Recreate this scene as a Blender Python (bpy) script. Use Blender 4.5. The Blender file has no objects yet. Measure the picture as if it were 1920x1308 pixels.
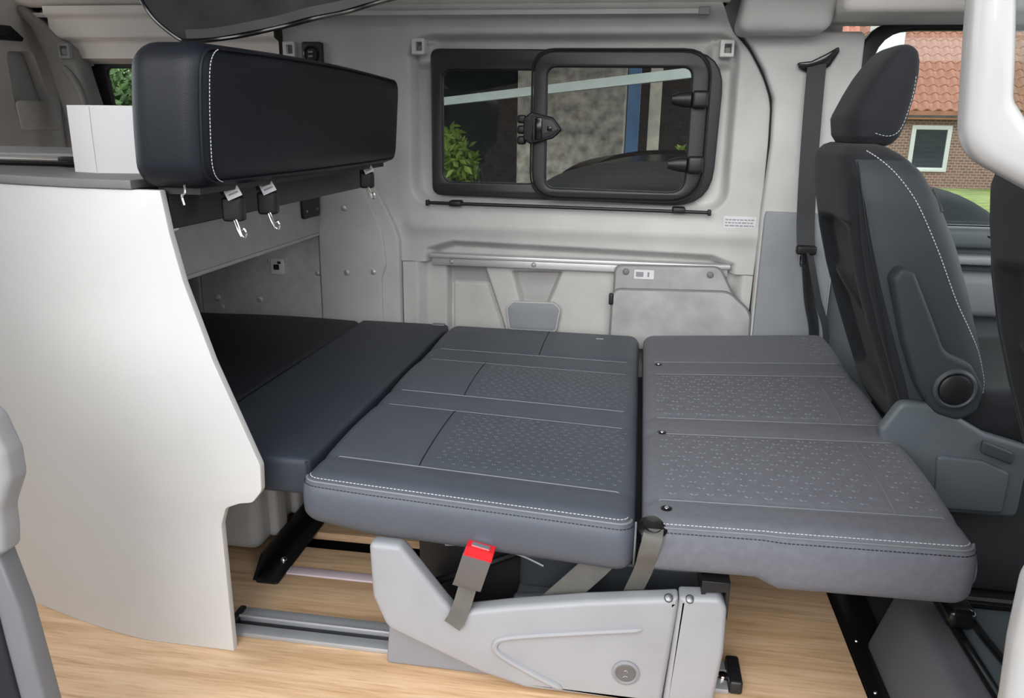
import bpy, bmesh, math, random
import numpy as np
from mathutils import Vector, Matrix
random.seed(7)
SC = bpy.context.scene
COL = SC.collection

# ------------------------------------------------------------------ camera, sky, exposure
cam_d = bpy.data.cameras.new('camera'); cam = bpy.data.objects.new('camera', cam_d); COL.objects.link(cam)
YAW, PIT, ROL = 0.15470249, 0.27753952, -0.01511844
fw = Vector((-math.sin(YAW)*math.cos(PIT), math.cos(YAW)*math.cos(PIT), -math.sin(PIT)))
rt = Vector((math.cos(YAW), math.sin(YAW), 0)); dn = fw.cross(rt)
r2 = math.cos(ROL)*rt + math.sin(ROL)*dn; d2 = -math.sin(ROL)*rt + math.cos(ROL)*dn
cam.matrix_world = Matrix(((r2.x, -d2.x, -fw.x, 0), (r2.y, -d2.y, -fw.y, 0), (r2.z, -d2.z, -fw.z, 1.1), (0, 0, 0, 1)))
cam_d.sensor_width = 36; cam_d.lens = 36*1479.05/1920; cam_d.clip_start = 0.02
SC.camera = cam

wd = bpy.data.worlds.new('overcast_sky'); SC.world = wd; wd.use_nodes = True
bg = wd.node_tree.nodes['Background']; bg.inputs[0].default_value = (0.93, 0.97, 1.0, 1); bg.inputs[1].default_value = 1.0
sun_d = bpy.data.lights.new('hazy_sun', 'SUN'); sun_d.energy = 1.1; sun_d.angle = math.radians(50); sun_d.color = (1., .985, .96)
sun = bpy.data.objects.new('hazy_sun', sun_d); COL.objects.link(sun); sun.rotation_euler = Vector((.12, 1, -.36)).to_track_quat('-Z', 'Y').to_euler()
SC.view_settings.view_transform = 'Standard'; SC.view_settings.look = 'None'
SC.view_settings.gamma = 1; SC.view_settings.use_curve_mapping = False
SC.view_settings.exposure = 1.35

# ------------------------------------------------------------------ materials
def lin(c):
    return tuple((v/12.92 if v <= .04045 else ((v+.055)/1.055)**2.4) for v in c)
M = {}
def mat(name, col, rough=.5, metal=0., var=.06, nscale=8., bump=0., bscale=300., sheen=0., spec=.5, coat=0.):
    m = bpy.data.materials.new(name); m.use_nodes = True; nt = m.node_tree; b = nt.nodes['Principled BSDF']
    tc = nt.nodes.new('ShaderNodeTexCoord'); n = nt.nodes.new('ShaderNodeTexNoise')
    n.inputs['Scale'].default_value = nscale; n.inputs['Detail'].default_value = 4
    nt.links.new(tc.outputs['Object'], n.inputs['Vector'])
    r = nt.nodes.new('ShaderNodeValToRGB')
    r.color_ramp.elements[0].position = .3; r.color_ramp.elements[1].position = .7
    r.color_ramp.elements[0].color = tuple(c*(1-var) for c in col)+(1,)
    r.color_ramp.elements[1].color = tuple(min(1, c*(1+var)) for c in col)+(1,)
    nt.links.new(n.outputs['Fac'], r.inputs['Fac']); nt.links.new(r.outputs['Color'], b.inputs['Base Color'])
    b.inputs['Roughness'].default_value = rough; b.inputs['Metallic'].default_value = metal
    b.inputs['Specular IOR Level'].default_value = spec
    if sheen: b.inputs['Sheen Weight'].default_value = sheen
    if coat: b.inputs['Coat Weight'].default_value = coat
    if bump:
        n2 = nt.nodes.new('ShaderNodeTexNoise'); n2.inputs['Scale'].default_value = bscale; n2.inputs['Detail'].default_value = 2
        nt.links.new(tc.outputs['Object'], n2.inputs['Vector'])
        bp = nt.nodes.new('ShaderNodeBump'); bp.inputs['Strength'].default_value = bump; bp.inputs['Distance'].default_value = .002
        nt.links.new(n2.outputs['Fac'], bp.inputs['Height']); nt.links.new(bp.outputs['Normal'], b.inputs['Normal'])
    M[name] = m
    return m
mat('trim', (.60, .59, .575), .55, bump=.05, bscale=900)
mat('trim_beige', (.80, .765, .72), .6, bump=.05, bscale=700)
mat('trim_grey', (.30, .315, .335), .55, bump=.08, bscale=900)
mat('trim_dark', (.27, .27, .265), .6)
mat('plastic_light', (.30, .305, .325), .45, bump=.05, bscale=900)
mat('plastic_mid', (.22, .225, .245), .5, bump=.05, bscale=900)
mat('door_cover', (.27, .265, .27), .5)
mat('door_edge_grey', (.15, .15, .158), .5)
mat('clip_white', (.75, .74, .72), .45)
mat('plastic_base', (.115, .115, .125), .5)
mat('plastic_dark', (.06, .065, .072), .5, bump=.05, bscale=600)
mat('plastic_slate', (.115, .135, .15), .5, bump=.05, bscale=600)
mat('tray_dark', (.028, .032, .038), .4)
mat('screw_grey', (.16, .16, .17), .3, .8)
mat('black_plastic', (.014, .014, .016), .42)
mat('black_gloss', (.008, .008, .009), .18)
mat('black_frame', (.024, .024, .027), .4)
mat('black_metal', (.01, .01, .011), .35)
mat('white_panel', (.60, .595, .59), .42, var=.015)
mat('white_edge', (.62, .62, .62), .5)
mat('white_paint', (.43, .42, .415), .25, var=.01, coat=.4)
mat('counter', (.17, .17, .17), .5)
mat('cardboard_white', (.68, .68, .70), .6, var=.02)
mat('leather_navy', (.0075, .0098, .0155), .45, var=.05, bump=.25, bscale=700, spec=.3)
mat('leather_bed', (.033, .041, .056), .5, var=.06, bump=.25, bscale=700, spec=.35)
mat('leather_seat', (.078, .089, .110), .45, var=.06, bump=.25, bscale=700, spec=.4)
mat('leather_emboss', (.095, .107, .13), .5)
mat('fabric_seat', (.150, .154, .178), .75, var=.08, nscale=60, bump=.4, bscale=1400, spec=.25, sheen=.05)
mat('fabric_emboss', (.178, .183, .21), .6)
mat('seam_line', (.18, .185, .205), .6)
mat('seam_dark', (.01, .01, .012), .7)
mat('stitch_white', (.62, .62, .63), .6)
mat('fabric_cab', (.017, .0185, .022), .75, var=.1, nscale=40, bump=.4, bscale=1200, spec=.3, sheen=.08)
mat('fabric_black', (.017, .017, .019), .9, var=.5, nscale=14, bump=.8, bscale=45, sheen=.2)
mat('cab_side', (.040, .046, .052), .55, var=.05, bump=.3, bscale=900, spec=.35)
mat('webbing', (.105, .10, .09), .6, var=.12, nscale=30, bump=.3, bscale=1500)
mat('webbing_dark', (.04, .042, .046), .6, bump=.3, bscale=1500)
mat('buckle', (.11, .105, .105), .5)
mat('red', (.75, .012, .018), .4)
mat('aluminium', (.74, .74, .76), .38, .55)
mat('aluminium_dull', (.40, .41, .43), .45, .35)
mat('chrome', (.85, .85, .86), .14, 1.)
mat('table_stone', (.41, .41, .405), .6, var=.16, nscale=14)
mat('table_edge', (.2, .2, .2), .5)
mat('board_grey', (.58, .555, .55), .45, var=.07, nscale=30, bump=.1)
mat('beam_grey', (.5, .49, .48), .45, var=.07, nscale=20)
mat('paper', (.78, .78, .8), .7)
mat('print_grey', (.3, .3, .32), .7)
mat('carpet', (.018, .018, .02), .95, bump=.8, bscale=400)
mat('lilac_rail', (.72, .60, .66), .5)
mat('box_storage', (.55, .55, .55), .5, var=.02)
mat('asphalt', (.16, .16, .16), .9, bump=.4, bscale=60)
mat('lawn', (.20, .24, .06), .9, var=.4, nscale=3, bump=.5, bscale=40)
mat('tile_red', (.30, .125, .085), .75, var=.25, nscale=3)
mat('stone', (.46, .40, .35), .9, var=.55, nscale=11, bump=.9, bscale=14)  # mottled tone of the pillar-shaped window reflection
mat('blue_reflection', (.08, .21, .42), .5)  # colour of the blue curtain reflection in the side window
mat('beige_reflection', (.62, .55, .46), .7, var=.2, nscale=12)  # colour of the beige curtain reflection in the side window
mat('carport_dark', (.03, .035, .034), .8, var=.3)
mat('pale_white', (.72, .76, .72), .6)  # awning reflection strip, also house blind and downpipe
mat('hedge_leaf', (.26, .36, .075), .6, var=.5, nscale=5)
mat('hedge_leaf_dark', (.11, .19, .06), .6, var=.5, nscale=5)
mat('bark', (.12, .09, .07), .9)
mat('car_paint', (.009, .010, .012), .25, spec=.25)
mat('car_glass', (.02, .03, .035), .05)
mat('tyre', (.012, .012, .012), .8)

def mat_wood():
    m = bpy.data.materials.new('oak_floor'); m.use_nodes = True; nt = m.node_tree; b = nt.nodes['Principled BSDF']; L = nt.links.new
    tc = nt.nodes.new('ShaderNodeTexCoord'); mp = nt.nodes.new('ShaderNodeMapping')
    mp.inputs['Scale'].default_value = (1.1, 15, 15); L(tc.outputs['Object'], mp.inputs['Vector'])
    n = nt.nodes.new('ShaderNodeTexNoise'); n.inputs['Scale'].default_value = 2.2; n.inputs['Detail'].default_value = 9; n.inputs['Distortion'].default_value = 1.1
    L(mp.outputs['Vector'], n.inputs['Vector'])
    r = nt.nodes.new('ShaderNodeValToRGB'); e = r.color_ramp.elements
    e[0].position = .3; e[0].color = (.55, .34, .185, 1); e[1].position = .62; e[1].color = (.78, .54, .345, 1)
    x = e.new(.47); x.color = (.69, .455, .27, 1)
    L(n.outputs['Fac'], r.inputs['Fac'])
    mp2 = nt.nodes.new('ShaderNodeMapping'); mp2.inputs['Scale'].default_value = (8, 160, 40); L(tc.outputs['Object'], mp2.inputs['Vector'])
    n2 = nt.nodes.new('ShaderNodeTexNoise'); n2.inputs['Scale'].default_value = 1.5; n2.inputs['Detail'].default_value = 3; L(mp2.outputs['Vector'], n2.inputs['Vector'])
    r3 = nt.nodes.new('ShaderNodeValToRGB'); r3.color_ramp.elements[0].position = .32; r3.color_ramp.elements[0].color = (.82, .79, .74, 1)
    r3.color_ramp.elements[1].position = .5; r3.color_ramp.elements[1].color = (1, 1, 1, 1); L(n2.outputs['Fac'], r3.inputs['Fac'])
    mx = nt.nodes.new('ShaderNodeMix'); mx.data_type = 'RGBA'; mx.blend_type = 'MULTIPLY'; mx.inputs[0].default_value = 1
    L(r.outputs['Color'], mx.inputs[6]); L(r3.outputs['Color'], mx.inputs[7]); L(mx.outputs[2], b.inputs['Base Color'])
    b.inputs['Roughness'].default_value = .42
    bp = nt.nodes.new('ShaderNodeBump'); bp.inputs['Strength'].default_value = .12; bp.inputs['Distance'].default_value = .002
    L(n2.outputs['Fac'], bp.inputs['Height']); L(bp.outputs['Normal'], b.inputs['Normal'])
    M['oak_floor'] = m
mat_wood()
def mat_brick():
    m = bpy.data.materials.new('brick_wall'); m.use_nodes = True; nt = m.node_tree; b = nt.nodes['Principled BSDF']; L = nt.links.new
    tc = nt.nodes.new('ShaderNodeTexCoord'); mp = nt.nodes.new('ShaderNodeMapping'); mp.inputs['Rotation'].default_value = (math.pi/2, 0, 0)
    L(tc.outputs['Object'], mp.inputs['Vector'])
    t = nt.nodes.new('ShaderNodeTexBrick'); t.inputs['Scale'].default_value = 3.2
    t.inputs['Color1'].default_value = (.13, .06, .05, 1); t.inputs['Color2'].default_value = (.18, .085, .065, 1); t.inputs['Mortar'].default_value = (.26, .2, .17, 1)
    t.inputs['Mortar Size'].default_value = .03
    L(mp.outputs['Vector'], t.inputs['Vector']); L(t.outputs['Color'], b.inputs['Base Color']); b.inputs['Roughness'].default_value = .85
    M['brick_wall'] = m
mat_brick()
def mat_glass(name, tint, fac=.06):
    m = bpy.data.materials.new(name); m.use_nodes = True; nt = m.node_tree; L = nt.links.new
    for n in list(nt.nodes): nt.nodes.remove(n)
    o = nt.nodes.new('ShaderNodeOutputMaterial'); t = nt.nodes.new('ShaderNodeBsdfTransparent'); g = nt.nodes.new('ShaderNodeBsdfGlossy')
    t.inputs[0].default_value = tint+(1,); g.inputs['Roughness'].default_value = .02
    f = nt.nodes.new('ShaderNodeFresnel'); f.inputs['IOR'].default_value = 1.5
    mx = nt.nodes.new('ShaderNodeMixShader'); L(f.outputs[0], mx.inputs[0]); L(t.outputs[0], mx.inputs[1]); L(g.outputs[0], mx.inputs[2]); L(mx.outputs[0], o.inputs[0])
    M[name] = m
mat_glass('glass_tint', (.66, .70, .69)); mat_glass('glass_clear', (.86, .92, .90))

# ------------------------------------------------------------------ geometry helpers
def mesh(verts, faces, smooth=True, angle=40):
    me = bpy.data.meshes.new('m'); me.from_pydata([tuple(v) for v in verts], [], faces); me.update()
    if smooth:
        me.polygons.foreach_set('use_smooth', [True]*len(me.polygons)); me.set_sharp_from_angle(angle=math.radians(angle))
    return me
def new(name, me, material, parent=None, label=None, cat=None, group=None, kind=None):
    me.name = name
    o = bpy.data.objects.new(name, me); COL.objects.link(o)
    me.materials.clear(); me.materials.append(M[material])
    if parent: o.parent = parent
    if label: o['label'] = label
    if cat: o['category'] = cat
    if group: o['group'] = group
    if kind: o['kind'] = kind
    return o
def empty(name, loc, label, cat, group=None, kind=None):
    o = bpy.data.objects.new(name, None); COL.objects.link(o); o.location = loc; o.empty_display_size = .05
    o['label'] = label
    if cat: o['category'] = cat
    if group: o['group'] = group
    if kind: o['kind'] = kind
    return o
def adopt(parent, *obs):
    """parent keeping world positions (parents are unrotated empties)"""
    for o in obs:
        o.parent = parent; o.matrix_parent_inverse = Matrix.Translation(parent.location).inverted()
def part(name, me, material, parent, label=None, kind=None):
    o = new(name, me, material, None, label, None, None, kind)
    o.parent = parent
    root = parent
    loc = Vector((0, 0, 0))
    while root: loc = loc + root.location; root = root.parent
    o.matrix_parent_inverse = Matrix.Translation(parent.location).inverted() if parent.type == 'EMPTY' else Matrix.Identity(4)
    return o
def joinm(meshes):
    v, f = [], []
    sh = []
    for me in meshes:
        k = len(v); v += [tuple(x.co) for x in me.vertices]; f += [tuple(i+k for i in p.vertices) for p in me.polygons]
    return mesh(v, f)
def fillet(pts, r, n=6):
    """round the corners of a closed 2D polygon; r one radius or one per corner"""
    out = []; N = len(pts)
    for i in range(N):
        p0, p, p1 = Vector(pts[i-1]), Vector(pts[i]), Vector(pts[(i+1) % N])
        rr = r[i] if isinstance(r, (list, tuple)) else r
        a, b = (p0-p), (p1-p); la, lb = a.length, b.length
        if rr <= 0 or la < 1e-6 or lb < 1e-6: out.append(tuple(p)); continue
        a.normalize(); b.normalize(); ang = a.angle(b)
        if ang > math.radians(177): out.append(tuple(p)); continue
        t = min(rr/math.tan(ang/2), la*.48, lb*.48)
        s, e = p+a*t, p+b*t
        for k in range(n+1):
            u = k/n; out.append(tuple((1-u)**2*s+2*u*(1-u)*p+u*u*e))
    return out
def rrect(x0, x1, z0, z1, r, n=6):
    return fillet([(x0, z0), (x1, z0), (x1, z1), (x0, z1)], r, n)
def plate(outer, c0, c1, plane='xz', bevel=.002, holes=(), res=2):
    """solid plate from a 2D outline with holes; spans c0..c1 along the third axis, rounded edges"""
    cu = bpy.data.curves.new('c', 'CURVE'); cu.dimensions = '2D'; cu.fill_mode = 'BOTH'
    t = abs(c1-c0); bevel = min(bevel, t*.49)
    cu.extrude = t/2-bevel; cu.bevel_depth = bevel; cu.bevel_resolution = res; cu.offset = -bevel
    for poly in (outer,)+tuple(holes):
        s = cu.splines.new('POLY'); s.points.add(len(poly)-1)
        for q, p in zip(s.points, poly): q.co = (p[0], p[1], 0, 1)
        s.use_cyclic_u = True
    ob = bpy.data.objects.new('c', cu); COL.objects.link(ob)
    me = bpy.data.meshes.new_from_object(ob.evaluated_get(bpy.context.evaluated_depsgraph_get()))
    bpy.data.objects.remove(ob); bpy.data.curves.remove(cu)
    bm = bmesh.new(); bm.from_mesh(me); bmesh.ops.remove_doubles(bm, verts=bm.verts, dist=1e-5)
    mid = (c0+c1)/2
    for v in bm.verts:
        a, b, c = v.co
        v.co = {'xz': (a, mid-c, b), 'yz': (mid+c, a, b), 'xy': (a, b, mid+c)}[plane]
    bm.to_mesh(me); bm.free()
    me.polygons.foreach_set('use_smooth', [True]*len(me.polygons)); me.set_sharp_from_angle(angle=math.radians(35))
    return me
def box(x0, x1, y0, y1, z0, z1, bevel=0., seg=2):
    bm = bmesh.new(); bmesh.ops.create_cube(bm, size=1)
    for v in bm.verts: v.co = (x0+(v.co.x+.5)*(x1-x0), y0+(v.co.y+.5)*(y1-y0), z0+(v.co.z+.5)*(z1-z0))
    if bevel: bmesh.ops.bevel(bm, geom=bm.edges[:], offset=bevel, segments=seg, affect='EDGES', profile=.5)
    me = bpy.data.meshes.new('b'); bm.to_mesh(me); bm.free()
    me.polygons.foreach_set('use_smooth', [True]*len(me.polygons)); me.set_sharp_from_angle(angle=math.radians(35))
    return me
def axis_pts(a, b, r, n, k=4):
    r = min(r, (b-a)*.49)
    return [a+r*(1-math.cos(math.pi/2*i/k)) for i in range(k)]+[a+r+(b-a-2*r)*i/n for i in range(n+1)]+[b-r*(1-math.cos(math.pi/2*i/k)) for i in range(k-1, -1, -1)]
def softbox(x0, x1, y0, y1, z0, z1, r, n=(6, 6, 3), warp=None, k=4):
    """rounded box with inner grid so that it can be warped"""
    if not isinstance(r, (list, tuple)): r = (r, r, r)
    A = [axis_pts(x0, x1, r[0], n[0], k), axis_pts(y0, y1, r[1], n[1], k), axis_pts(z0, z1, r[2], n[2], k)]
    lo = [x0, y0, z0]; hi = [x1, y1, z1]
    idx = {}; V = []; Fc = []
    def vid(i, j, l):
        key = (i, j, l)
        if key in idx: return idx[key]
        p = [A[0][i], A[1][j], A[2][l]]; c = [min(max(p[a], lo[a]+r[a]), hi[a]-r[a]) for a in range(3)]
        d = [(p[a]-c[a])/r[a] for a in range(3)]; ln = math.sqrt(sum(x*x for x in d))
        q = [c[a]+d[a]/ln*r[a] for a in range(3)] if ln > 1e-9 else p
        idx[key] = len(V); V.append(q); return idx[key]
    N = [len(a)-1 for a in A]
    for ax in range(3):
        b, c = (ax+1) % 3, (ax+2) % 3
        for side in (0, N[ax]):
            for i in range(N[b]):
                for j in range(N[c]):
                    q = []
                    for di, dj in ((0, 0), (1, 0), (1, 1), (0, 1)):
                        t = [0, 0, 0]; t[ax] = side; t[b] = i+di; t[c] = j+dj; q.append(vid(*t))
                    Fc.append(q if side else q[::-1])
    if warp: V = [warp(*v) for v in V]
    return mesh(V, Fc, angle=60)
def tube(path, r, n=8, closed=False, cap=True):
    P = [Vector(p) for p in path]; V, Fc = [], []; m = len(P)
    up = None
    for i, p in enumerate(P):
        if closed: t = P[(i+1) % m]-P[i-1]
        else: t = P[min(i+1, m-1)]-P[max(i-1, 0)]
        t.normalize()
        if up is None:
            up = t.orthogonal().normalized()
        up = (up-t*up.dot(t)); up.normalize(); w = t.cross(up)
        rr = r[i] if isinstance(r, (list, tuple)) else r
        for k in range(n):
            a = 2*math.pi*k/n; V.append(p+(up*math.cos(a)+w*math.sin(a))*rr)
    for i in range(m if closed else m-1):
        a, b = i*n, ((i+1) % m)*n
        for k in range(n): Fc.append((a+k, a+(k+1) % n, b+(k+1) % n, b+k))
    if cap and not closed:
        Fc.append(tuple(range(n))[::-1]); Fc.append(tuple(range((m-1)*n, m*n)))
    return mesh(V, Fc)
def lathe(prof, origin, axis, n=24):
    """prof: (radius, height) along axis from origin"""
    ax = Vector(axis).normalized(); u = ax.orthogonal().normalized(); w = ax.cross(u); O = Vector(origin); V, Fc = [], []
    for r, h in prof:
        for k in range(n):
            a = 2*math.pi*k/n; V.append(O+ax*h+(u*math.cos(a)+w*math.sin(a))*max(r, 1e-5))
    for i in range(len(prof)-1):
        for k in range(n): Fc.append((i*n+k, i*n+(k+1) % n, (i+1)*n+(k+1) % n, (i+1)*n+k))
    Fc.append(tuple(range(n))[::-1]); Fc.append(tuple(range((len(prof)-1)*n, len(prof)*n)))
    return mesh(V, Fc, angle=35)
def ribbon(path, wid, w, t):
    """strap: path points, width direction, width, thickness"""
    P = [Vector(p) for p in path]; V, Fc = [], []; m = len(P)
    for i, p in enumerate(P):
        d = (P[min(i+1, m-1)]-P[max(i-1, 0)]).normalized()
        wd_ = Vector(wid[i] if isinstance(wid, list) else wid); wd_ = (wd_-d*wd_.dot(d)).normalized(); nn = d.cross(wd_)
        for a, b in ((-1, -1), (1, -1), (1, 1), (-1, 1)): V.append(p+wd_*w/2*a+nn*t/2*b)
    for i in range(m-1):
        for k in range(4): Fc.append((i*4+k, i*4+(k+1) % 4, i*4+4+(k+1) % 4, i*4+4+k))
    Fc += [(3, 2, 1, 0), ((m-1)*4, (m-1)*4+1, (m-1)*4+2, (m-1)*4+3)]
    return mesh(V, Fc)
def catmull(P, n=8):
    P = [Vector(p) for p in P]; out = []
    for i in range(len(P)-1):
        a, b, c, d = P[max(i-1, 0)], P[i], P[i+1], P[min(i+2, len(P)-1)]
        for k in range(n):
            t = k/n; out.append(.5*((2*b)+(c-a)*t+(2*a-5*b+4*c-d)*t*t+(3*b-a-3*c+d)*t**3))
    out.append(P[-1]); return out
def resample(P, step):
    P = [Vector(p) for p in P]; out = [P[0]]; acc = 0
    for a, b in zip(P, P[1:]):
        l = (b-a).length
        if l < 1e-9: continue
        d = step-acc
        while d <= l: out.append(a+(b-a)*d/l); d += step
        acc = l-(d-step)
    return out
def stitches(path, step=.006, ln=.0042, r=.0008):
    Q = resample(path, step); V, Fc = [], []
    for a, b in zip(Q, Q[1:]):
        t = (b-a).normalized(); u = t.orthogonal().normalized(); w = t.cross(u); k = len(V)
        for e in (a, a+t*ln):
            for s in range(5): an = 2*math.pi*s/5; V.append(e+(u*math.cos(an)+w*math.sin(an))*r)
        for s in range(5): Fc.append((k+s, k+(s+1) % 5, k+5+(s+1) % 5, k+5+s))
        Fc += [(k+4, k+3, k+2, k+1, k), (k+5, k+6, k+7, k+8, k+9)]
    return mesh(V, Fc)
def sst(a, b, x):
    t = np.clip((x-a)/(b-a), 0, 1); return t*t*(3-2*t)
def sdrr(X, Z, x0, x1, z0, z1, r):
    cx, cz, hx, hz = (x0+x1)/2, (z0+z1)/2, (x1-x0)/2, (z1-z0)/2
    qx, qz = np.abs(X-cx)-hx+r, np.abs(Z-cz)-hz+r
    return np.minimum(np.maximum(qx, qz), 0)+np.hypot(np.maximum(qx, 0), np.maximum(qz, 0))-r
def sdpoly(X, Z, pts):
    d = np.full(X.shape, 1e9); s = np.ones(X.shape); N = len(pts)
    for i in range(N):
        ax, az = pts[i]; bx, bz = pts[i-1]
        ex, ez = bx-ax, bz-az; wx, wz = X-ax, Z-az
        t = np.clip((wx*ex+wz*ez)/(ex*ex+ez*ez), 0, 1)
        d = np.minimum(d, np.hypot(wx-ex*t, wz-ez*t))
        c1, c2, c3 = Z >= az, Z < bz, ex*wz > ez*wx
        s = np.where((c1 & c2 & c3) | (~c1 & ~c2 & ~c3), -s, s)
    return d*s
def heightfield(X, Z, Y, keep=None, thick=.0):
    nz, nx = X.shape; V = np.stack([X, Y, Z], -1).reshape(-1, 3); Fc = []
    for i in range(nz-1):
        for j in range(nx-1):
            a = i*nx+j
            if keep is None or keep[i, j]: Fc.append((a, a+1, a+nx+1, a+nx))
    me = mesh([tuple(map(float, v)) for v in V], Fc, angle=70)
    bm = bmesh.new(); bm.from_mesh(me); bmesh.ops.delete(bm, geom=[v for v in bm.verts if not v.link_faces], context='VERTS'); bm.to_mesh(me); bm.free()
    return me
def loft(rings, cap=True, angle=60):
    V, Fc = [], []; n = len(rings[0])
    for r in rings: V += [tuple(p) for p in r]
    for i in range(len(rings)-1):
        for k in range(n): Fc.append((i*n+k, i*n+(k+1) % n, (i+1)*n+(k+1) % n, (i+1)*n+k))
    if cap: Fc.append(tuple(range(n))[::-1]); Fc.append(tuple(range((len(rings)-1)*n, len(rings)*n)))
    return mesh(V, Fc, angle=angle)
def ring(x0, x1, yc, hw, z, n=48, e=4.):
    out = []
    for k in range(n):
        a = 2*math.pi*k/n; c, s = math.cos(a), math.sin(a)
        u = math.copysign(abs(c)**(2/e), c); v = math.copysign(abs(s)**(2/e), s)
        out.append([(x0+x1)/2+u*(x1-x0)/2, yc+v*hw, z])
    return out
def bolt(p, axis, r, h, parent, material='chrome', name='bolt', n=14):
    return part(name, lathe([(r, 0), (r, h*.4), (r*.8, h*.8), (r*.35, h)], p, axis, n), material, parent)

YW = 2.78
# ================================================================== SETTING
# floor: oak board with two milled slots
slotA = [(-.865, 1.785), (-.2, 1.785), (-.2, 1.865), (-.865, 1.865)]
slotB = [(-.845, 1.650), (-.2, 1.650), (-.2, 1.687), (-.845, 1.687)]
fl = new('floor', plate([(-2.3, .93), (.512, .93), (.512, 2.8), (-2.3, 2.8)], -.022, 0, 'xy', .001, [slotA, slotB]), 'oak_floor', kind='structure', label='light oak laminate floor of the camper with two milled slots')
sub = new('floor_underlay', box(-2.3, .52, .93, 2.8, -.09, -.06), 'black_plastic', kind='structure', label='black underlay beneath the oak floor')
new('floor_cab', plate([(.518, .93), (1.75, .93), (1.75, 2.8), (.518, 2.8)], -.06, -.008, 'xy', .002), 'carpet', kind='structure', label='black carpeted cab floor to the right of the oak floor')
# upper side wall with window recess
zs = np.concatenate([np.linspace(.612, .70, 24), np.linspace(.705, 1.40, 120), np.linspace(1.405, 1.475, 16)])
us = np.linspace(0, 1, 300)
def xr_seam(z):
    return np.interp(z, [.36, .424, .84, 1.05, 1.18, 1.26, 1.337, 1.393, 1.475], [.396, .399, .408, .408, .403, .37, .322, .267, .22])
Zg = np.repeat(zs[:, None], len(us), 1); Xg = -1.26+us[None, :]*(xr_seam(zs)[:, None]+1.26)
rec = sdrr(Xg, Zg, -.80, .29, .825, 1.385, .07)
Yg = YW+.055*sst(.010, -.020, rec)
lowrec = sdpoly(Xg, Zg, [(-.80, .3), (.36, .3), (.335, .645), (.26, .672), (-.66, .688), (-.75, .66)])
Yg = Yg+.055*sst(.008, -.026, lowrec)
Yg = Yg-.012*np.exp(-((Zg-.745)/.03)**2)*sst(-.85, -.8, Xg)            # soft belt ridge under the window
for cx in (-.767, .25):                                                # pads that carry the curtain clips
    Yg = Yg-.03*sst(.02, -.01, sdrr(Xg, Zg, cx-.045, cx+.045, 1.295, 1.36, .02))*sst(.0, -.03, rec)
Yg = Yg-.06*sst(1.405, 1.475, Zg)
wo = sdrr(Xg, Zg, -.715, .225, .862, 1.325, .05)
keep = wo[:-1, :-1] > 0
new('wall_back', heightfield(Xg, Zg, Yg, keep), 'trim', kind='structure', label='light grey moulded side wall trim around the camper window')
# lower side wall with niches
zs = np.linspace(.0, .611, 150); us = np.linspace(0, 1, 280)
Zg = np.repeat(zs[:, None], len(us), 1); Xg = -.845+us[None, :]*(xr_seam(zs)[:, None]+.845)
Yg = YW+.045*sst(.02, -.02, sdrr(Xg, Zg, -.775, .355, -.3, .9, .03))
n1 = sdpoly(Xg, Zg, [(-.69, .25), (-.44, .25), (-.475, .386), (-.545, .592), (-.69, .592)])
n2 = sdpoly(Xg, Zg, [(-.447, .584), (-.258, .588), (-.31, .455), (-.41, .455)])
Yg = Yg+.065*sst(.004, -.014, n1)-.03*sst(.545, .52, Zg)*sst(0, -.025, n1)+.055*sst(.004, -.018, n2)
new('trim_1', heightfield(Xg, Zg, Yg), 'trim', kind='structure', label='light grey lower side wall panel with two moulded niches')
wall_up = bpy.data.objects['wall_back']
part('seam', tube(catmull([(float(xr_seam(z))+.002, 2.772, z) for z in np.linspace(.30, 1.39, 24)], 3), .0028, 6), 'seam_dark', wall_up)
part('seam', tube([(-.843, 2.778, .6115), (-.79, 2.782, .6115), (-.768, 2.80, .615)], .0016, 6), 'seam_line', wall_up)
part('seam', tube([(.402, 2.778, .6115), (.36, 2.782, .6115), (.345, 2.80, .615)], .0016, 6), 'seam_line', wall_up)
# C pillar panel left of the wall
po = [(-1.15, .0), (-.848, .0), (-.848, .69), (-.862, .735), (-.955, .93), (-.99, .96), (-1.15, .96)]
cp = new('trim_2', plate(fillet(po, [.0, .01, .03, .05, .03, .02, 0]), 2.745, 2.80, 'xz', .008), 'trim', kind='structure', label='light grey pillar panel with bolts left of the window')
part('raised_panel', plate(fillet([(-1.148, .0), (-.915, .0), (-.912, .55), (-.893, .60), (-.905, .72), (-.985, .92), (-1.148, .92)], [0, 0, .05, .04, .05, .03, 0]), 2.730, 2.75, 'xz', .009), 'trim', cp)
for bx, bz in ((-1.042, .802), (-1.042, .568), (-.94, .575)):
    bolt((bx, 2.730, bz), (0, -1, 0), .011, .008, cp, 'aluminium')
# B pillar
bp_o = [(.404, .0), (.404, .84), (.413, 1.05), (.407, 1.19), (.37, 1.275), (.325, 1.345), (.29, 1.39), (.66, 1.39), (.662, 1.2), (.650, 1.0), (.652, .0)]
bpil = new('trim_3', plate(fillet(bp_o, .02), 2.735, 2.80, 'xz', .010), 'trim', kind='structure', label='light grey door pillar trim carrying the seat belt guide')
part('lower_cover', plate(fillet([(.412, .0), (.412, .815), (.416, .836), (.56, .834), (.64, .834), (.65, .0)], [0, .01, .006, .01, .01, 0]), 2.722, 2.74, 'xz', .006), 'trim_grey', bpil, label='darker grey lower pillar cover')
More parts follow.
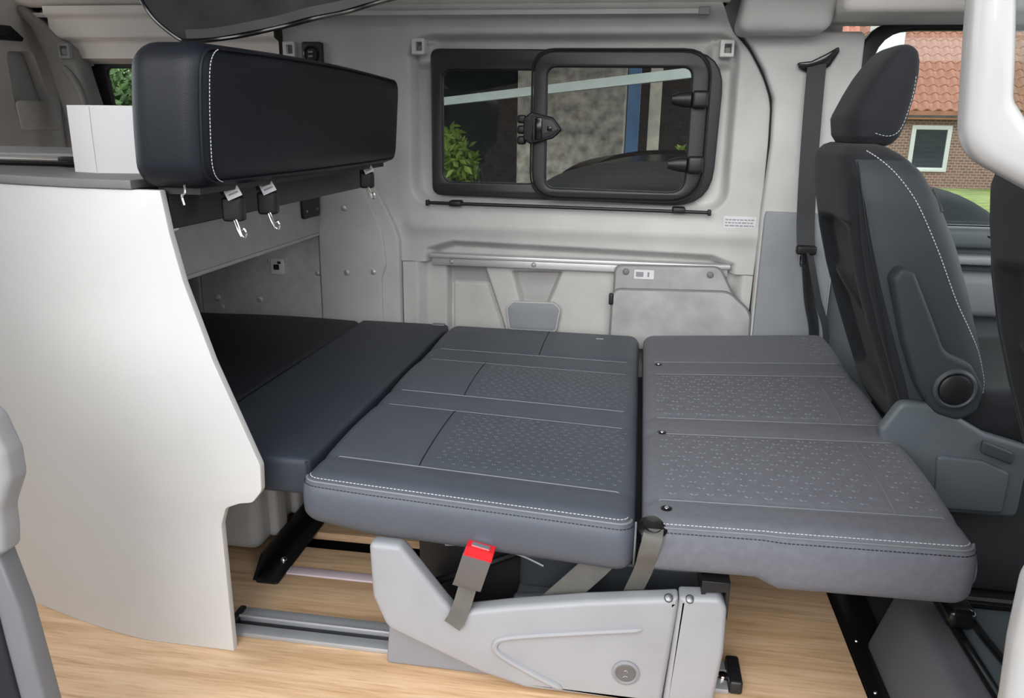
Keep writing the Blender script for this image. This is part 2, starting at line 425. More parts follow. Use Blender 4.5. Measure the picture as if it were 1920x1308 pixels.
# roof trims
new('trim_4', softbox(-2.3, .25, 2.58, 2.80, 1.472, 1.60, .015, (4, 3, 4), lambda x, y, z: (x, y+(.135*(1.60-z)/.128 if y < 2.66 else 0), z)), 'trim_beige', kind='structure', label='beige roof edge rail along the top of the side wall')
def wb(x, y, z):
    t = (z-1.375)/.22; return (x+(.03*t if x > .4 else .035*t), y-.10*t*t, z)
new('trim_5', softbox(.262, .53, 2.60, 2.80, 1.375, 1.60, .035, (8, 6, 8), wb), 'trim', kind='structure', label='rounded light grey roof corner cover above the door pillar')
new('trim_6', softbox(.535, 1.78, 2.50, 2.86, 1.415, 1.60, .03, (6, 4, 4)), 'trim_beige', kind='structure', label='beige headliner edge above the driver door window')
new('ceiling', plate([(-2.35, .90), (1.80, .90), (1.80, 2.86), (-2.35, 2.86)], 1.60, 1.64, 'xy', .004, [rrect(-.60, .85, 1.0, 2.0, .08)]), 'trim_beige', kind='structure', label='beige van ceiling with the pop-up roof hatch')
pr = empty('roof_popup', (-.2, 1.8, 1.64), 'raised pop-up roof over the ceiling hatch', None, kind='structure')
part('roof_shell', box(-1.45, 1.05, .92, 2.62, 2.34, 2.40, .01), 'trim_beige', pr)
for c in ((-1.40, 1.0, 2.575, 2.585), (-1.41, -1.40, 1.0, 2.58), (1.0, 1.01, 1.0, 2.58)): part('canvas', box(*c, 1.64, 2.34), 'trim_beige', pr)
# near side of the body left of the open sliding door, front bulkhead pieces
new('wall_near', box(-2.35, -1.20, .86, .92, -.05, 1.60, .01), 'trim', kind='structure', label='grey inner wall left of the open sliding door')
# rear side panel with window opening
xs = np.linspace(-2.11, -1.262, 150); zs = np.linspace(.6, 1.475, 120)
Zg = np.repeat(zs[:, None], len(xs), 1); Xg = np.repeat(xs[None, :], len(zs), 0)
Yg = YW+.03-.06*sst(1.293, 1.303, Zg)-.035*sst(1.362, 1.374, Zg)-.02*sst(1.44, 1.447, Zg)
wo = sdrr(Xg, Zg, -2.04, -1.32, 1.0, 1.286, .03); keep = wo[:-1, :-1] > 0
new('trim_7', heightfield(Xg, Zg, Yg, keep), 'trim_beige', kind='structure', label='beige stepped panel above the rear side window')
# tailgate and rear pillar
tg = new('door_2', plate([(2.2, .3), (2.86, .3), (2.86, 1.5), (2.2, 1.5)], -2.26, -2.215, 'yz', .006, [fillet([(2.63, 1.12), (2.815, 1.12), (2.748, 1.328), (2.623, 1.318)], .025)]), 'trim', kind='structure', label='light grey inner trim of the tailgate with a moulded recess')
part('recess_back', box(-2.29, -2.262, 2.55, 2.86, 1.0, 1.35), 'trim', tg)
part('pocket_lid', plate(fillet([(2.631, 1.054), (2.842, 1.054), (2.814, 1.157), (2.622, 1.156)], .018), -2.215, -2.205, 'yz', .004), 'trim', tg)
hd = part('pull_handle', plate(fillet([(2.5, 1.35), (2.694, 1.358), (2.704, 1.369), (2.648, 1.405), (2.5, 1.401)], .008), -2.215, -2.203, 'yz', .004), 'black_plastic', tg, label='black pull handle recess')
part('handle_lip', softbox(-2.207, -2.196, 2.52, 2.65, 1.362, 1.378, .005, (1, 4, 1)), 'black_gloss', hd)
dp = new('trim_8', plate(fillet([(-2.25, 1.48), (-2.18, 1.41), (-2.142, 1.321), (-2.117, 1.211), (-2.089, 1.109), (-2.07, .95), (-1.962, .95), (-1.976, 1.148), (-2.006, 1.276), (-2.033, 1.339), (-2.079, 1.378), (-2.125, 1.424), (-2.2, 1.485)], .03), 2.70, 2.79, 'xz', .02), 'trim_dark', kind='structure', label='grey rear pillar trim beside the tailgate')
part('ridge', tube(catmull([(-2.06, 2.698, 1.27), (-2.03, 2.694, 1.24), (-2.0, 2.694, 1.18), (-1.99, 2.698, 1.10)], 8), .012, 10), 'trim_dark', dp)

cpd = part('clip_socket', plate(rrect(-2.068, -2.022, 1.300, 1.352, .005), 2.688, 2.705, 'xz', .003, [rrect(-2.058, -2.032, 1.312, 1.342, .003)]), 'plastic_light', dp)
part('clip_tongue', box(-2.056, -2.034, 2.694, 2.70, 1.313, 1.335, .001), 'trim_dark', cpd)
# ================================================================== WINDOW 1 (camper side window)
w1 = empty('window_1', (-.24, 2.80, .845), 'black framed camper side window with a hinged opening pane', None, kind='structure')
outer = fillet([(-.735, .852), (.243, .838), (.252, 1.34), (-.735, 1.345)], [.035, .13, .13, .03])
hL = rrect(-.695, -.36, .90, 1.276, .035)
hV = rrect(-.335, .158, .878, 1.295, .045)
part('frame', plate(outer, 2.795, 2.83, 'xz', .006, [hL, hV]), 'black_frame', w1)
part('fixed_pane', box(-.71, -.34, 2.812, 2.816, .885, 1.29), 'glass_tint', w1)
vo = fillet([(-.373, .856), (.203, .856), (.203, 1.337), (-.373, 1.337)], [.09, .115, .09, .075])
vi = fillet([(-.323, .89), (.148, .885), (.146, 1.284), (-.326, 1.284)], [.03, .05, .03, .03])
vent = part('opening_frame', plate(vo, 2.768, 2.797, 'xz', .008, [vi]), 'black_frame', w1)
part('pane', box(-.34, .17, 2.787, 2.790, .875, 1.30), 'glass_tint', vent)
part('seal', tube([(x, 2.772, z) for x, z in fillet([(-.377, .852), (.207, .852), (.207, 1.341), (-.377, 1.341)], [.09, .115, .09, .075])], .0035, 6, True), 'seam_dark', w1)
for zc in (1.186, .979):
    h = part('hinge', softbox(.15, .204, 2.735, 2.775, zc-.028, zc+.028, .012, (2, 2, 2)), 'black_plastic', w1)
    me = loft([[(.148-t*.06, 2.752+math.cos(a)*.02*(1-.35*t), zc+math.sin(a)*.026*(1-.45*t*t)) for a in [2*math.pi*k/14 for k in range(14)]] for t in (0, .3, .6, .85, 1)])
    part('hinge_arm', me, 'black_plastic', h)
la = part('latch', plate(fillet([(-.375, 1.035), (-.30, 1.055), (-.268, 1.085), (-.30, 1.125), (-.375, 1.14), (-.40, 1.12), (-.40, 1.05)], .012), 2.735, 2.77, 'xz', .006), 'black_plastic', w1)
part('latch_rim', tube([(x, 2.736, z) for x, z in fillet([(-.37, 1.043), (-.30, 1.062), (-.276, 1.085), (-.30, 1.117), (-.37, 1.13)], .01)], .004, 6, True), 'black_plastic', la)
part('latch_button', box(-.318, -.302, 2.728, 2.738, 1.08, 1.095, .002), 'black_gloss', la)
part('latch_grip', box(-.36, -.335, 2.728, 2.738, 1.05, 1.122, .004), 'black_gloss', la)
for k, dz in enumerate((-.035, .0, .035)):
    part('keeper_tooth', softbox(-.425, -.395, 2.76, 2.79, 1.082+dz-.014, 1.082+dz+.014, .008, (1, 1, 1)), 'black_plastic', la)
# curtain clips, usb socket, rod
for i, (cx, cz, lb) in enumerate(((-.767, 1.348, 'white plastic clip at the upper left corner of the camper window'), (.25, 1.342, 'white plastic clip at the upper right corner of the camper window'), (-1.229, 1.338, 'white plastic clip on the wall left of the black socket'))):
    e = empty('curtain_clip', (cx, 2.78, cz), lb, 'clip', 'white clips on the side wall')
    part('clip_body', plate(rrect(cx-.022, cx+.022, cz-.026, cz+.026, .005), 2.752, 2.80, 'xz', .003, [rrect(cx-.008, cx+.014, cz-.014, cz+.014, .003)]), 'clip_white', e)
    part('clip_tongue', box(cx-.006, cx+.012, 2.77, 2.79, cz-.016, cz+.004, .002), 'trim_dark', e)
e = empty('power_socket', (-1.145, 2.76, 1.30), 'black square socket on the wall behind the upright cushion', 'socket')
part('socket_plate', plate(rrect(-1.182, -1.112, 1.285, 1.363, .008), 2.755, 2.785, 'xz', .004), 'black_plastic', e)
s = part('socket_ring', lathe([(.028, 0), (.028, .008), (.022, .010), (.020, .004)], (-1.147, 2.755, 1.322), (0, -1, 0)), 'black_gloss', e)
for dz in (-.007, .007): part('socket_slot', box(-1.155, -1.139, 2.745, 2.752, 1.322+dz-.003, 1.322+dz+.003), 'trim_dark', s)
e = empty('blind_rod', (-.25, 2.755, .82), 'thin black rod held by two brackets below the camper window', 'rod')
part('rod', tube([(-.735, 2.752, .828), (.232, 2.752, .823)], .006, 10), 'black_plastic', e)
for bx in (-.64, .135): part('bracket', softbox(bx-.022, bx+.022, 2.742, 2.79, .818, .838, .006, (2, 1, 1)), 'black_plastic', e)
for bx, bz in ((-.74, .828), (.236, .823)): part('end_cap', softbox(bx-.006, bx+.006, 2.742, 2.763, bz-.010, bz+.010, .003, (1, 1, 1)), 'black_plastic', e)
# aluminium rails
e = empty('curtain_rail', (-.9, 2.72, 1.45), 'thin silver curtain rail along the top of the side wall', 'rail')
part('rail_profile', box(-2.25, .155, 2.712, 2.726, 1.440, 1.456, .003), 'trim', e)
part('end_cap', softbox(.150, .185, 2.705, 2.73, 1.436, 1.460, .004, (1, 1, 1)), 'trim_dark', e)
e = empty('wall_rail', (-.2, 2.80, .60), 'bright aluminium table rail across the lower side wall', 'rail')
part('rail_lip', box(-.745, .325, 2.775, 2.825, .628, .643, .004, 3), 'aluminium', e)
part('rail_web', box(-.738, .318, 2.792, 2.828, .600, .629, .002), 'aluminium', e)
for bx in (-.664, -.361, -.061): bolt((bx, 2.792, .614), (0, -1, 0), .0085, .006, e, 'aluminium_dull', 'rivet')
# pocket flap in the middle niche
e = empty('niche_flap', (-.36, 2.80, .40), 'slate grey flap in the middle wall niche behind the bed', 'flap')
fo = fillet([(-.447, .37), (-.275, .37), (-.262, .455), (-.285, .476), (-.435, .474), (-.458, .45)], .015)
part('flap', plate(fo, 2.795, 2.82, 'xz', .004), 'trim_grey', e)
part('flap_rim', tube([(x, 2.797, z) for x, z in fo], .003, 6, True), 'trim', e)
# sticker
e = empty('warning_sticker', (.34, 2.775, .77), 'small white text sticker on the wall below the window corner', 'sticker')
part('sticker_sheet', plate(rrect(.287, .395, .772, .811, .003), 2.7745, 2.7765, 'xz', .0005), 'paper', e)
for k in range(3):
    x = .293
    while x < .385:
        w = random.uniform(.006, .016); part('text_line', box(x, min(x+w, .388), 2.7735, 2.7746, .800-.010*k-.0022, .800-.010*k+.0014), 'print_grey', e); x += w+.003

# ================================================================== FOLDED TABLE
e = empty('folding_table', (.15, 2.74, .38), 'grey stone look folding table stowed on the wall rail', 'table')
b1 = part('rear_leaf', plate(fillet([(-.068, .36), (-.066, .627), (.285, .635), (.345, .53), (.36, .36)], [0, .025, .035, .05, 0]), 2.760, 2.778, 'xz', .003), 'table_stone', e)
part('edge_band', tube([(x, 2.769, z) for x, z in fillet([(-.068, .36), (-.066, .627), (.285, .635), (.345, .53), (.36, .36)], [0, .025, .035, .05, 0])], .006, 6, False), 'table_edge', b1)
b2o = fillet([(-.073, .34), (-.070, .548), (.32, .556), (.398, .49), (.402, .34)], [0, .03, .06, .07, 0])
b2 = part('front_leaf', plate(b2o, 2.728, 2.748, 'xz', .003), 'table_stone', e)
part('edge_band', tube([(x, 2.738, z) for x, z in b2o], .007, 6, False), 'table_edge', b2)
for kx, kz in ((-.031, .610), (.257, .611)): bolt((kx, 2.760, kz), (0, -1, 0), .0115, .008, e, 'table_edge', 'knob')
st = part('table_sticker', plate(rrect(-.002, .066, .586, .618, .002), 2.7585, 2.7605, 'xz', .0005), 'paper', e)
part('pictogram', box(.004, .03, 2.757, 2.7588, .594, .611), 'plastic_light', st); part('pictogram', box(.044, .05, 2.757, 2.7588, .594, .611), 'print_grey', st)
part('catch', softbox(-.085, -.068, 2.725, 2.75, .495, .535, .005, (1, 1, 2)), 'black_plastic', e)

# ================================================================== KITCHEN UNIT
kit = empty('kitchen_unit', (-1.2, 1.35, 0), 'white kitchen unit end panel with a stepped cut-out and grey worktop', 'cabinet')
def bend(x): return 1.346+max(0, -1.0-x)**1.35*.34
po = [(-1.9, .0), (-.807, .0), (-.808, .30), (-.795, .340), (-.765, .353), (-.735, .358), (-.714, .385), (-.712, .44), (-.747, .532), (-.792, .65), (-.838, .804), (-.856, .894), (-.866, .974), (-1.9, .974)]
po = fillet(po, [0, .002, .03, .015, .01, .02, .02, .03, .2, .2, .2, .1, .004, 0], 8)
# strips so that the panel can bend
def panel_mesh(t0, t1):
    me = plate(po, 0, t1-t0, 'xz', .0015)
    bm = bmesh.new(); bm.from_mesh(me)
    for x in np.linspace(-1.87, -.98, 40): bmesh.ops.bisect_plane(bm, geom=bm.verts[:]+bm.edges[:]+bm.faces[:], plane_co=(x, 0, 0), plane_no=(1, 0, 0))
    for v in bm.verts: v.co.y += bend(v.co.x)+t0
    bm.to_mesh(me); bm.free()
    me.polygons.foreach_set('use_smooth', [True]*len(me.polygons)); me.set_sharp_from_angle(angle=math.radians(30))
    return me
part('end_panel', panel_mesh(0, .018), 'white_panel', kit)
V = [(x, bend(x)-.006) for x in np.linspace(-1.9, -.919, 30)]
ct = V+[(-.919, 1.62), (-1.30, 1.64), (-1.30, 2.70), (-1.9, 2.70)]
part('worktop', plate(ct, .975, .992, 'xy', .003), 'counter', kit)
part('carcass', box(-1.80, -1.69, 1.80, 2.72, .0, .974), 'plastic_dark', kit)
# stove lid
e = empty('stove', (-1.5, 1.85, .992), 'low hob with chrome front rail on the grey worktop', 'stove')
part('hob_plate', softbox(-1.78, -1.235, 1.66, 2.05, .992, 1.004, .004, (2, 2, 1)), 'black_gloss', e)
part('glass_lid', softbox(-1.78, -1.235, 1.68, 2.05, 1.008, 1.020, .004, (2, 2, 1)), 'aluminium_dull', e)
part('front_rail', tube([(-1.78, 1.665, 1.008), (-1.25, 1.665, 1.006)], .006, 10), 'chrome', e)
part('lid_catch', box(-1.31, -1.27, 1.655, 1.675, 1.004, 1.014, .002), 'black_plastic', e)
# white carton on the worktop
e = empty('white_carton', (-1.08, 1.50, .992), 'white folded cardboard carton standing on the grey worktop', 'carton')
bx = [(-1.085, 1.48), (-.985, 1.50), (-.985, 1.59), (-1.135, 1.59), (-1.15, 1.50)]
part('carton_body', plate(bx, .992, 1.124, 'xy', .001), 'cardboard_white', e)
part('carton_crease', tube([(-1.0855, 1.4795, .994), (-1.0862, 1.4795, 1.06), (-1.0855, 1.4795, 1.122)], .0005, 5), 'table_stone', e)
part('carton_flap', plate(fillet([(-1.085, 1.122), (-1.0, 1.122), (-.985, 1.10), (-.985, 1.124), (-1.085, 1.1245)], .004), 1.50, 1.502, 'xz', .0004), 'cardboard_white', e)

# ================================================================== UPRIGHT BACK CUSHION
bc = empty('back_cushion', (-.84, 1.9, .97), 'large dark navy leather cushion standing upright above the bed', 'cushion')
CY0, CY1, CZ0, CZ1 = 1.332, 2.50, .977, 1.230
def wcush(x, y, z):
    t = (z-CZ0)/(CZ1-CZ0); u = (y-CY0)/(CY1-CY0)
    x = x+.018*t
    if x > -.80: x += .006*math.sin(math.pi*min(max(t, 0), 1))*math.sin(math.pi*min(max(u, 0), 1))
    z = z+.010*math.sin(math.pi*min(max(u, 0), 1))*(1 if t > .5 else -.3)
    y = y-.008*math.sin(math.pi*min(max(t, 0), 1))*(1 if u < .1 else 0)
    return (x, y, z)
cu = part('cushion', softbox(-.918, -.766, CY0, CY1, CZ0, CZ1, (.042, .045, .045), (8, 26, 10), wcush, 6), 'leather_navy', bc)
def loop_edge(x, off, rr=.045):
    pts = fillet([(CY0+.014+off, CZ0+.012), (CY1-.012, CZ0+.012), (CY1-.012, CZ1-.010), (CY0+.014+off, CZ1-.010)], rr, 8)
    pts = [q for p0, p1 in zip(pts, pts[1:]+pts[:1]) for q in ([p0] if abs(p0[0]-p1[0])+abs(p0[1]-p1[1]) < .08 else [(p0[0]+(p1[0]-p0[0])*k/12, p0[1]+(p1[1]-p0[1])*k/12) for k in range(12)])]
    return [Vector(wcush(x, y, z)) for y, z in pts]
part('piping', tube([p+Vector((0, -.002, 0)) for p in loop_edge(-.776, 0)], .003, 6, True), 'leather_navy', cu)
nearv = sorted([p for p in loop_edge(-.7665, .012) if p[1] < 1.40], key=lambda p: p[2])
part('stitching', stitches(nearv, .0065, .0042, .0008), 'stitch_white', cu)
part('backing_board', plate([(1.385, .898), (2.46, .898), (2.50, .965), (1.385, .981)], -.895, -.872, 'yz', .003), 'black_plastic', bc)
part('mount_plate', box(-.872, -.80, 1.37, 2.45, .966, .982), 'black_plastic', bc)
def hook_strap(x, y, z0, lab, k=1.):
    h = empty('strap_hook', (x, y, z0), lab, 'hook', 'hook straps under the upright cushion')
    def P(a, b, c): return (x+a*k, y+b*k, z0+c*k)
    part('webbing', ribbon(catmull([P(-.012, 0, .004), P(-.006, -.004, -.02), P(-.002, 0, -.04), P(.002, .004, -.06)], 5), (.9, .5, 0), .030*k, .006), 'black_plastic', h)
    part('adjuster', softbox(x-.018*k, x+.020*k, y-.012*k, y+.012*k, z0-.072*k, z0-.022*k, .007*k, (2, 1, 3), lambda a, b, c: (a, b+(a-x)*.4, c)), 'black_plastic', h)
    hp = [P(.004, -.006, -.06), P(.012, -.008, -.08), P(.018, -.008, -.100), P(.025, -.006, -.103), P(.027, -.006, -.094), P(.023, -.006, -.086), P(.018, -.006, -.088)]
    part('wire_hook', tube(catmull(hp, 4), .0021*k, 6), 'chrome', h)
    hp = [P(.000, -.006, -.062), P(.009, -.010, -.085), P(.017, -.010, -.102)]
    part('wire_hook', tube(catmull(hp, 4), .0021*k, 6), 'chrome', h)
    tp = catmull([P(-.010, -.008, .006), P(.004, -.020, .002), P(.014, -.026, -.010), P(.020, -.026, -.022)], 5)
    t = part('paper_tag', ribbon(tp, (.85, .5, 0), .030*k, .0010), 'paper', h)
    for q in range(3):
        seg = [Vector(p)+Vector((.0004, -.0008, .0008)) for p in tp[5+3*q:7+3*q]]
        part('print_line', ribbon(seg, (.85, .5, 0), .020*k, .0006), 'print_grey', t)
    return h
hook_strap(-.818, 1.52, .972, 'black strap hook with a white tag, nearest the white panel')
hook_strap(-.818, 1.675, .970, 'black strap hook with a white tag, second from the white panel')
hook_strap(-.818, 2.34, .975, 'black strap hook at the far end under the upright cushion', .95)
e = empty('wire_hook', (-.83, 1.34, .96), 'small bare wire hook hanging at the near end of the upright cushion', 'hook')
part('wire', tube(catmull([(-.815, 1.345, .985), (-.812, 1.338, .972), (-.818, 1.338, .966), (-.815, 1.338, .950)], 5), .0022, 6), 'chrome', e)
bm_ = empty('cross_beam', (-1.14, 2.2, .71), 'grey metal cross beam below the upright cushion', 'beam')
part('beam', box(-1.16, -1.14, 1.43, 2.735, .712, .875, .003), 'beam_grey', bm_)
part('beam_lip', box(-1.20, -1.14, 1.43, 2.735, .700, .712, .003), 'beam_grey', bm_)
pl = part('catch_plate', plate(fillet([(2.575, .775), (2.715, .775), (2.715, .885), (2.575, .885)], .015), -1.14, -1.128, 'yz', .002), 'black_plastic', bm_)
for yy, zz in ((2.60, .80), (2.69, .80), (2.69, .86)): bolt((-1.128, yy, zz), (1, 0, 0), .005, .003, pl, 'aluminium_dull', 'screw', 8)
for yy in (1.75, 2.30): part('steel_clip', plate([(yy, .83), (yy+.06, .835), (yy+.07, .85), (yy, .85)], -1.14, -1.125, 'yz', .001), 'chrome', bm_)
# board behind the beam, in the wall plane
wb_ = empty('bulkhead_board', (-1.4, 2.75, .0), 'dark grey metal board with bolts behind the rear bed cushion', 'board')
part('board', box(-1.632, -1.152, 2.742, 2.765, .0, .96, .002), 'board_grey', wb_)
for bx_, bz, r_ in ((-1.399, .613, .011), (-1.351, .597, .006), (-1.285, .60, .006), (-1.16, .559, .010), (-1.397, .446, .011), (-1.569, .446, .012), (-1.553, .411, .009)):
    bolt((bx_, 2.742, bz), (0, -1, 0), r_, r_*.8, wb_, 'aluminium', 'bolt', 12)
sp = part('switch_plate', plate(rrect(-1.342, -1.292, .548, .605, .003), 2.736, 2.743, 'xz', .001), 'paper', wb_)
part('switch_mark', box(-1.33, -1.309, 2.733, 2.737, .566, .585), 'black_plastic', sp); part('switch_mark', box(-1.314, -1.302, 2.733, 2.737, .588, .597), 'black_plastic', sp)
e = empty('upright_post', (-1.66, 2.74, 0), 'pale metal upright post left of the grey board', 'post')
part('post', box(-1.685, -1.634, 2.725, 2.77, .0, .96, .002), 'plastic_light', e)
bolt((-1.661, 2.725, .407), (0, -1, 0), .007, .004, e, 'black_plastic', 'screw', 8)

# ================================================================== BED: REAR CUSHIONS
def zbed(y): return .427-(y-1.42)*.013
def wb1(x, y, z):
    return (x, y, z+(zbed(y)-.427)+.006*math.sin(math.pi*min(max((x+1.55)/.58, 0), 1))*(1 if z > .38 else 0))
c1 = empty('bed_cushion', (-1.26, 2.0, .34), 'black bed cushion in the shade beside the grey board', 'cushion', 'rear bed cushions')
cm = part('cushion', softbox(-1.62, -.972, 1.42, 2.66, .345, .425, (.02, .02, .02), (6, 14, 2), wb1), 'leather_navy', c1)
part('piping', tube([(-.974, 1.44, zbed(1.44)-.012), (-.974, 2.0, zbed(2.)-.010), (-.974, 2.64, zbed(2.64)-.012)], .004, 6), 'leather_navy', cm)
c2 = empty('bed_cushion', (-.8, 2.0, .34), 'dark grey leather bed cushion between black cushion and bench seat', 'cushion', 'rear bed cushions')
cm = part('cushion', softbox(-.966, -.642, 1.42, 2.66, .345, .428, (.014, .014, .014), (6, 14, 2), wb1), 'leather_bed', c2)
part('piping', tube([(-.650, 1.422, zbed(1.42)-.004), (-.650, 1.421, .36)], .003, 6), 'leather_bed', cm)
part('label_tag', box(-.70, -.655, 2.63, 2.655, zbed(2.64)-.005, zbed(2.64)+.004, .002), 'plastic_mid', cm)
# storage box under the rear cushion, rail bracket
sb = empty('storage_box', (-.95, 1.85, 0), 'light grey ribbed plastic box under the dark bed cushions', 'box')
part('box_body', softbox(-1.25, -.918, 1.70, 2.30, .02, .318, (.03, .03, .03), (3, 3, 3)), 'box_storage', sb)
for yy in (1.80, 1.93, 2.06): part('rib', softbox(-.93, -.898, yy-.035, yy+.035, .03, .316, (.014, .014, .014), (1, 2, 3)), 'box_storage', sb)
for p in ((-.897, 1.86, .14),): part('box_clip', lathe([(.012, 0), (.012, .006), (.006, .012)], p, (1, 0, 0), 12), 'chrome', sb)
fb = empty('floor_bracket', (-.88, 1.8, 0), 'black steel floor bracket beside the grey storage box', 'bracket')
part('bracket_foot', plate(fillet([(-.885, 1.60), (-.825, 1.60), (-.838, 2.25), (-.90, 2.25)], .01), .0, .006, 'xy', .001), 'black_metal', fb)
part('bracket_flange', plate([(1.61, .0), (2.25, .0), (2.25, .06), (1.66, .045)], -.896, -.888, 'yz', .001), 'black_metal', fb)
for yy in (1.70, 1.93): bolt((-.855, yy, .006), (0, 0, 1), .010, .009, fb, 'chrome', 'bolt', 12)
# rail inlays in the floor slots
e = empty('slot_rail', (-.5, 1.67, -.02), 'lilac edged strip set into the nearer floor slot', 'rail')
part('strip', box(-.843, -.205, 1.652, 1.685, -.021, .003, .003), 'lilac_rail', e)
# aluminium floor rail
fr = empty('floor_rail', (-.2, 1.44, 0), 'aluminium twin floor rail running from the white panel under the bench', 'rail')
def railprof(y0, y1, z1): return box(-.845, .235, y0, y1, .0, z1, .003)
part('rail_flange', railprof(1.393, 1.425, .012), 'aluminium_dull', fr); part('rail_flange', railprof(1.447, 1.484, .014), 'aluminium_dull', fr)
part('rail_slot', railprof(1.425, 1.447, .004), 'black_metal', fr); part('rail_ridge', box(-.845, .235, 1.444, 1.449, .012, .018, .001), 'aluminium', fr)
part('end_cap', softbox(-.86, -.845, 1.395, 1.484, .0, .018, .004, (1, 2, 1)), 'black_plastic', fr)
part('end_cap', softbox(.235, .262, 1.395, 1.484, .0, .03, .006, (1, 2, 1)), 'black_plastic', fr)
bolt((.225, 1.43, .012), (0, 0, 1), .012, .01, fr, 'chrome', 'bolt', 12)

# ================================================================== BENCH SEAT FOLDED FLAT
bench = empty('bench_seat', (-.1, 1.95, 0), 'grey leather bench seat folded flat as a bed on a plastic base', 'bench seat')
SEAM_Y = [1.462, 1.80, 1.915, 2.215, 2.335]
def bil(a, b, c, d, u, v): return (a*(1-u)+b*u)*(1-v)+(c*(1-u)+d*u)*v
def surfL(x, y):
    u = (x+.632)/.662; v = (y-1.345)/1.31
    z = bil(.428, .392, .415, .412, u, v)
    for s in SEAM_Y: z -= .004*math.exp(-((y-s)/.012)**2)
    for a, b in ((1.462, 1.80), (1.915, 2.215), (2.335, 2.64)):
        if a < y < b: z += .006*math.sin(math.pi*(y-a)/(b-a))
    return z
def surfR(x, y):
    u = (x-.038)/.592; v = (y-1.345)/1.31
    z = bil(.392, .402, .415, .452, u, v)
    for s in SEAM_R: z -= .004*math.exp(-((y-s)/.012)**2)
    for a, b in ((1.452, 1.775), (1.885, 2.225), (2.34, 2.64)):
        if a < y < b: z += .006*math.sin(math.pi*(y-a)/(b-a))
    return z
SEAM_R = [1.448, 1.785, 1.885, 2.23, 2.345]
def cush(x0, x1, surf, thick, mtl, nm, notch=None):
    def w(x, y, z):
        zt = surf(min(max(x, x0), x1), y); b = zt-thick
        if notch: b = notch(x, y, b)
        bul = .010*math.sin(math.pi*min(max(z/thick, 0), 1))
        return (x, y-bul*(1 if y < 1.40 else 0), b+(zt-b)*z/thick)
    o = part(nm, softbox(x0, x1, 1.345, 2.655, 0, thick, (.035, .032, .032), (26, 90, 5), w, 5), mtl, bench)
    def edge(th, lift, xa=None):
        """path along the rounded front edge at angle th below the top"""
        P = []; rx, r = .035+lift, .032+lift; st, ct = math.sin(th), math.cos(th)
        for k in range(9):
            f = math.pi/2*(1-k/8)*.95; P.append((x0+.035-rx*math.sin(f)*st, 1.345+.032-r*math.cos(f)*st, thick-.032+r*ct))
        for k in range(1, 60):
            P.append((x0+.035+(x1-x0-.07)*k/60, 1.345+.032-r*st, thick-.032+r*ct))
        for k in range(9):
            f = math.pi/2*k/8*.95; P.append((x1-.035+rx*math.sin(f)*st, 1.345+.032-r*math.cos(f)*st, thick-.032+r*ct))
        return [Vector(w(*p)) for p in P if xa is None or p[0] > xa]
    return o, edge
def bL(x, y, b): return b+.014*max(0, 1-abs(x+.62)/.12)
cl, edgeL = cush(-.632, .028, surfL, .118, 'leather_seat', 'seat_cushion', bL)
def bR(x, y, b):
    t = float(sst(.25, .30, x)); return b+.022*(1-t)
cr, edgeR = cush(.042, .630, surfR, .128, 'fabric_seat', 'backrest_cushion', bR)
for s in ('left',):
    pass
def seam_tube(surf, x0, x1, y, r, parent, mtl, edge=.03, nm='seam'):
    P = []
    for k in range(41):
        x = x0+(x1-x0)*k/40; d = max(0, (x0+edge-x)/edge, (x-(x1-edge))/edge)
        P.append((x, y-.02*d*d*(1 if nm == 'seam' else 0), surf(x, y)-.030*d*d+.001))
    return part(nm, tube(P, r, 6), mtl, parent)
for y in SEAM_Y: seam_tube(surfL, -.622, .022, y, .0014, cl, 'seam_line')
for y in SEAM_R: seam_tube(surfR, .048, .624, y, .0014, cr, 'seam_line')
def yseam(surf, x, y0, y1, parent, mtl):
    return part('seam', tube([(x, y0+(y1-y0)*k/16, surf(x, y0+(y1-y0)*k/16)+.0006) for k in range(17)], .0013, 6), mtl, parent)
for x, a, b in ((-.42, 1.462, 1.80), (-.424, 1.915, 2.215), (-.279, 2.335, 2.62)): yseam(surfL, x, a, b, cl, 'seam_dark')
for x, a, b in ((.513, 1.448, 1.785), (.515, 1.885, 2.23), (.517, 2.345, 2.62)): yseam(surfR, x, a, b, cr, 'seam_line')
# front double stitching
for edge, c, xa in ((edgeL, cl, None), (edgeR, cr, .075)):
    part('welt', tube(edge(math.radians(52), .0005, xa), .0028, 6), 'seam_line', c)
    part('stitching', stitches(edge(math.radians(38), .0006, xa), .0075, .005, .0008), 'stitch_white', c)
    part('stitching', stitches(edge(math.radians(68), .0006, xa), .0075, .005, .0010), 'seam_dark', c)
# side seam on the right end of the backrest
part('welt', tube([(.6315, 1.39-.028*math.sin(math.pi*k/12), surfR(.63, 1.37)-.018-.095*k/12) for k in range(13)], .0022, 6), 'seam_line', cr)
part('welt', tube([(.0295, 1.375-.018*math.sin(math.pi*k/12), surfL(.03, 1.37)-.016-.09*k/12) for k in range(13)], .0022, 6), 'seam_line', cl)
# crease at the left end of the backrest front
part('crease', tube([(.126-.010*k/8, 1.3395-.002*math.sin(math.pi*k/8), .362-.045*k/8) for k in range(9)], [.0004+.0016*math.sin(math.pi*k/8) for k in range(9)], 6), 'seam_dark', cr)
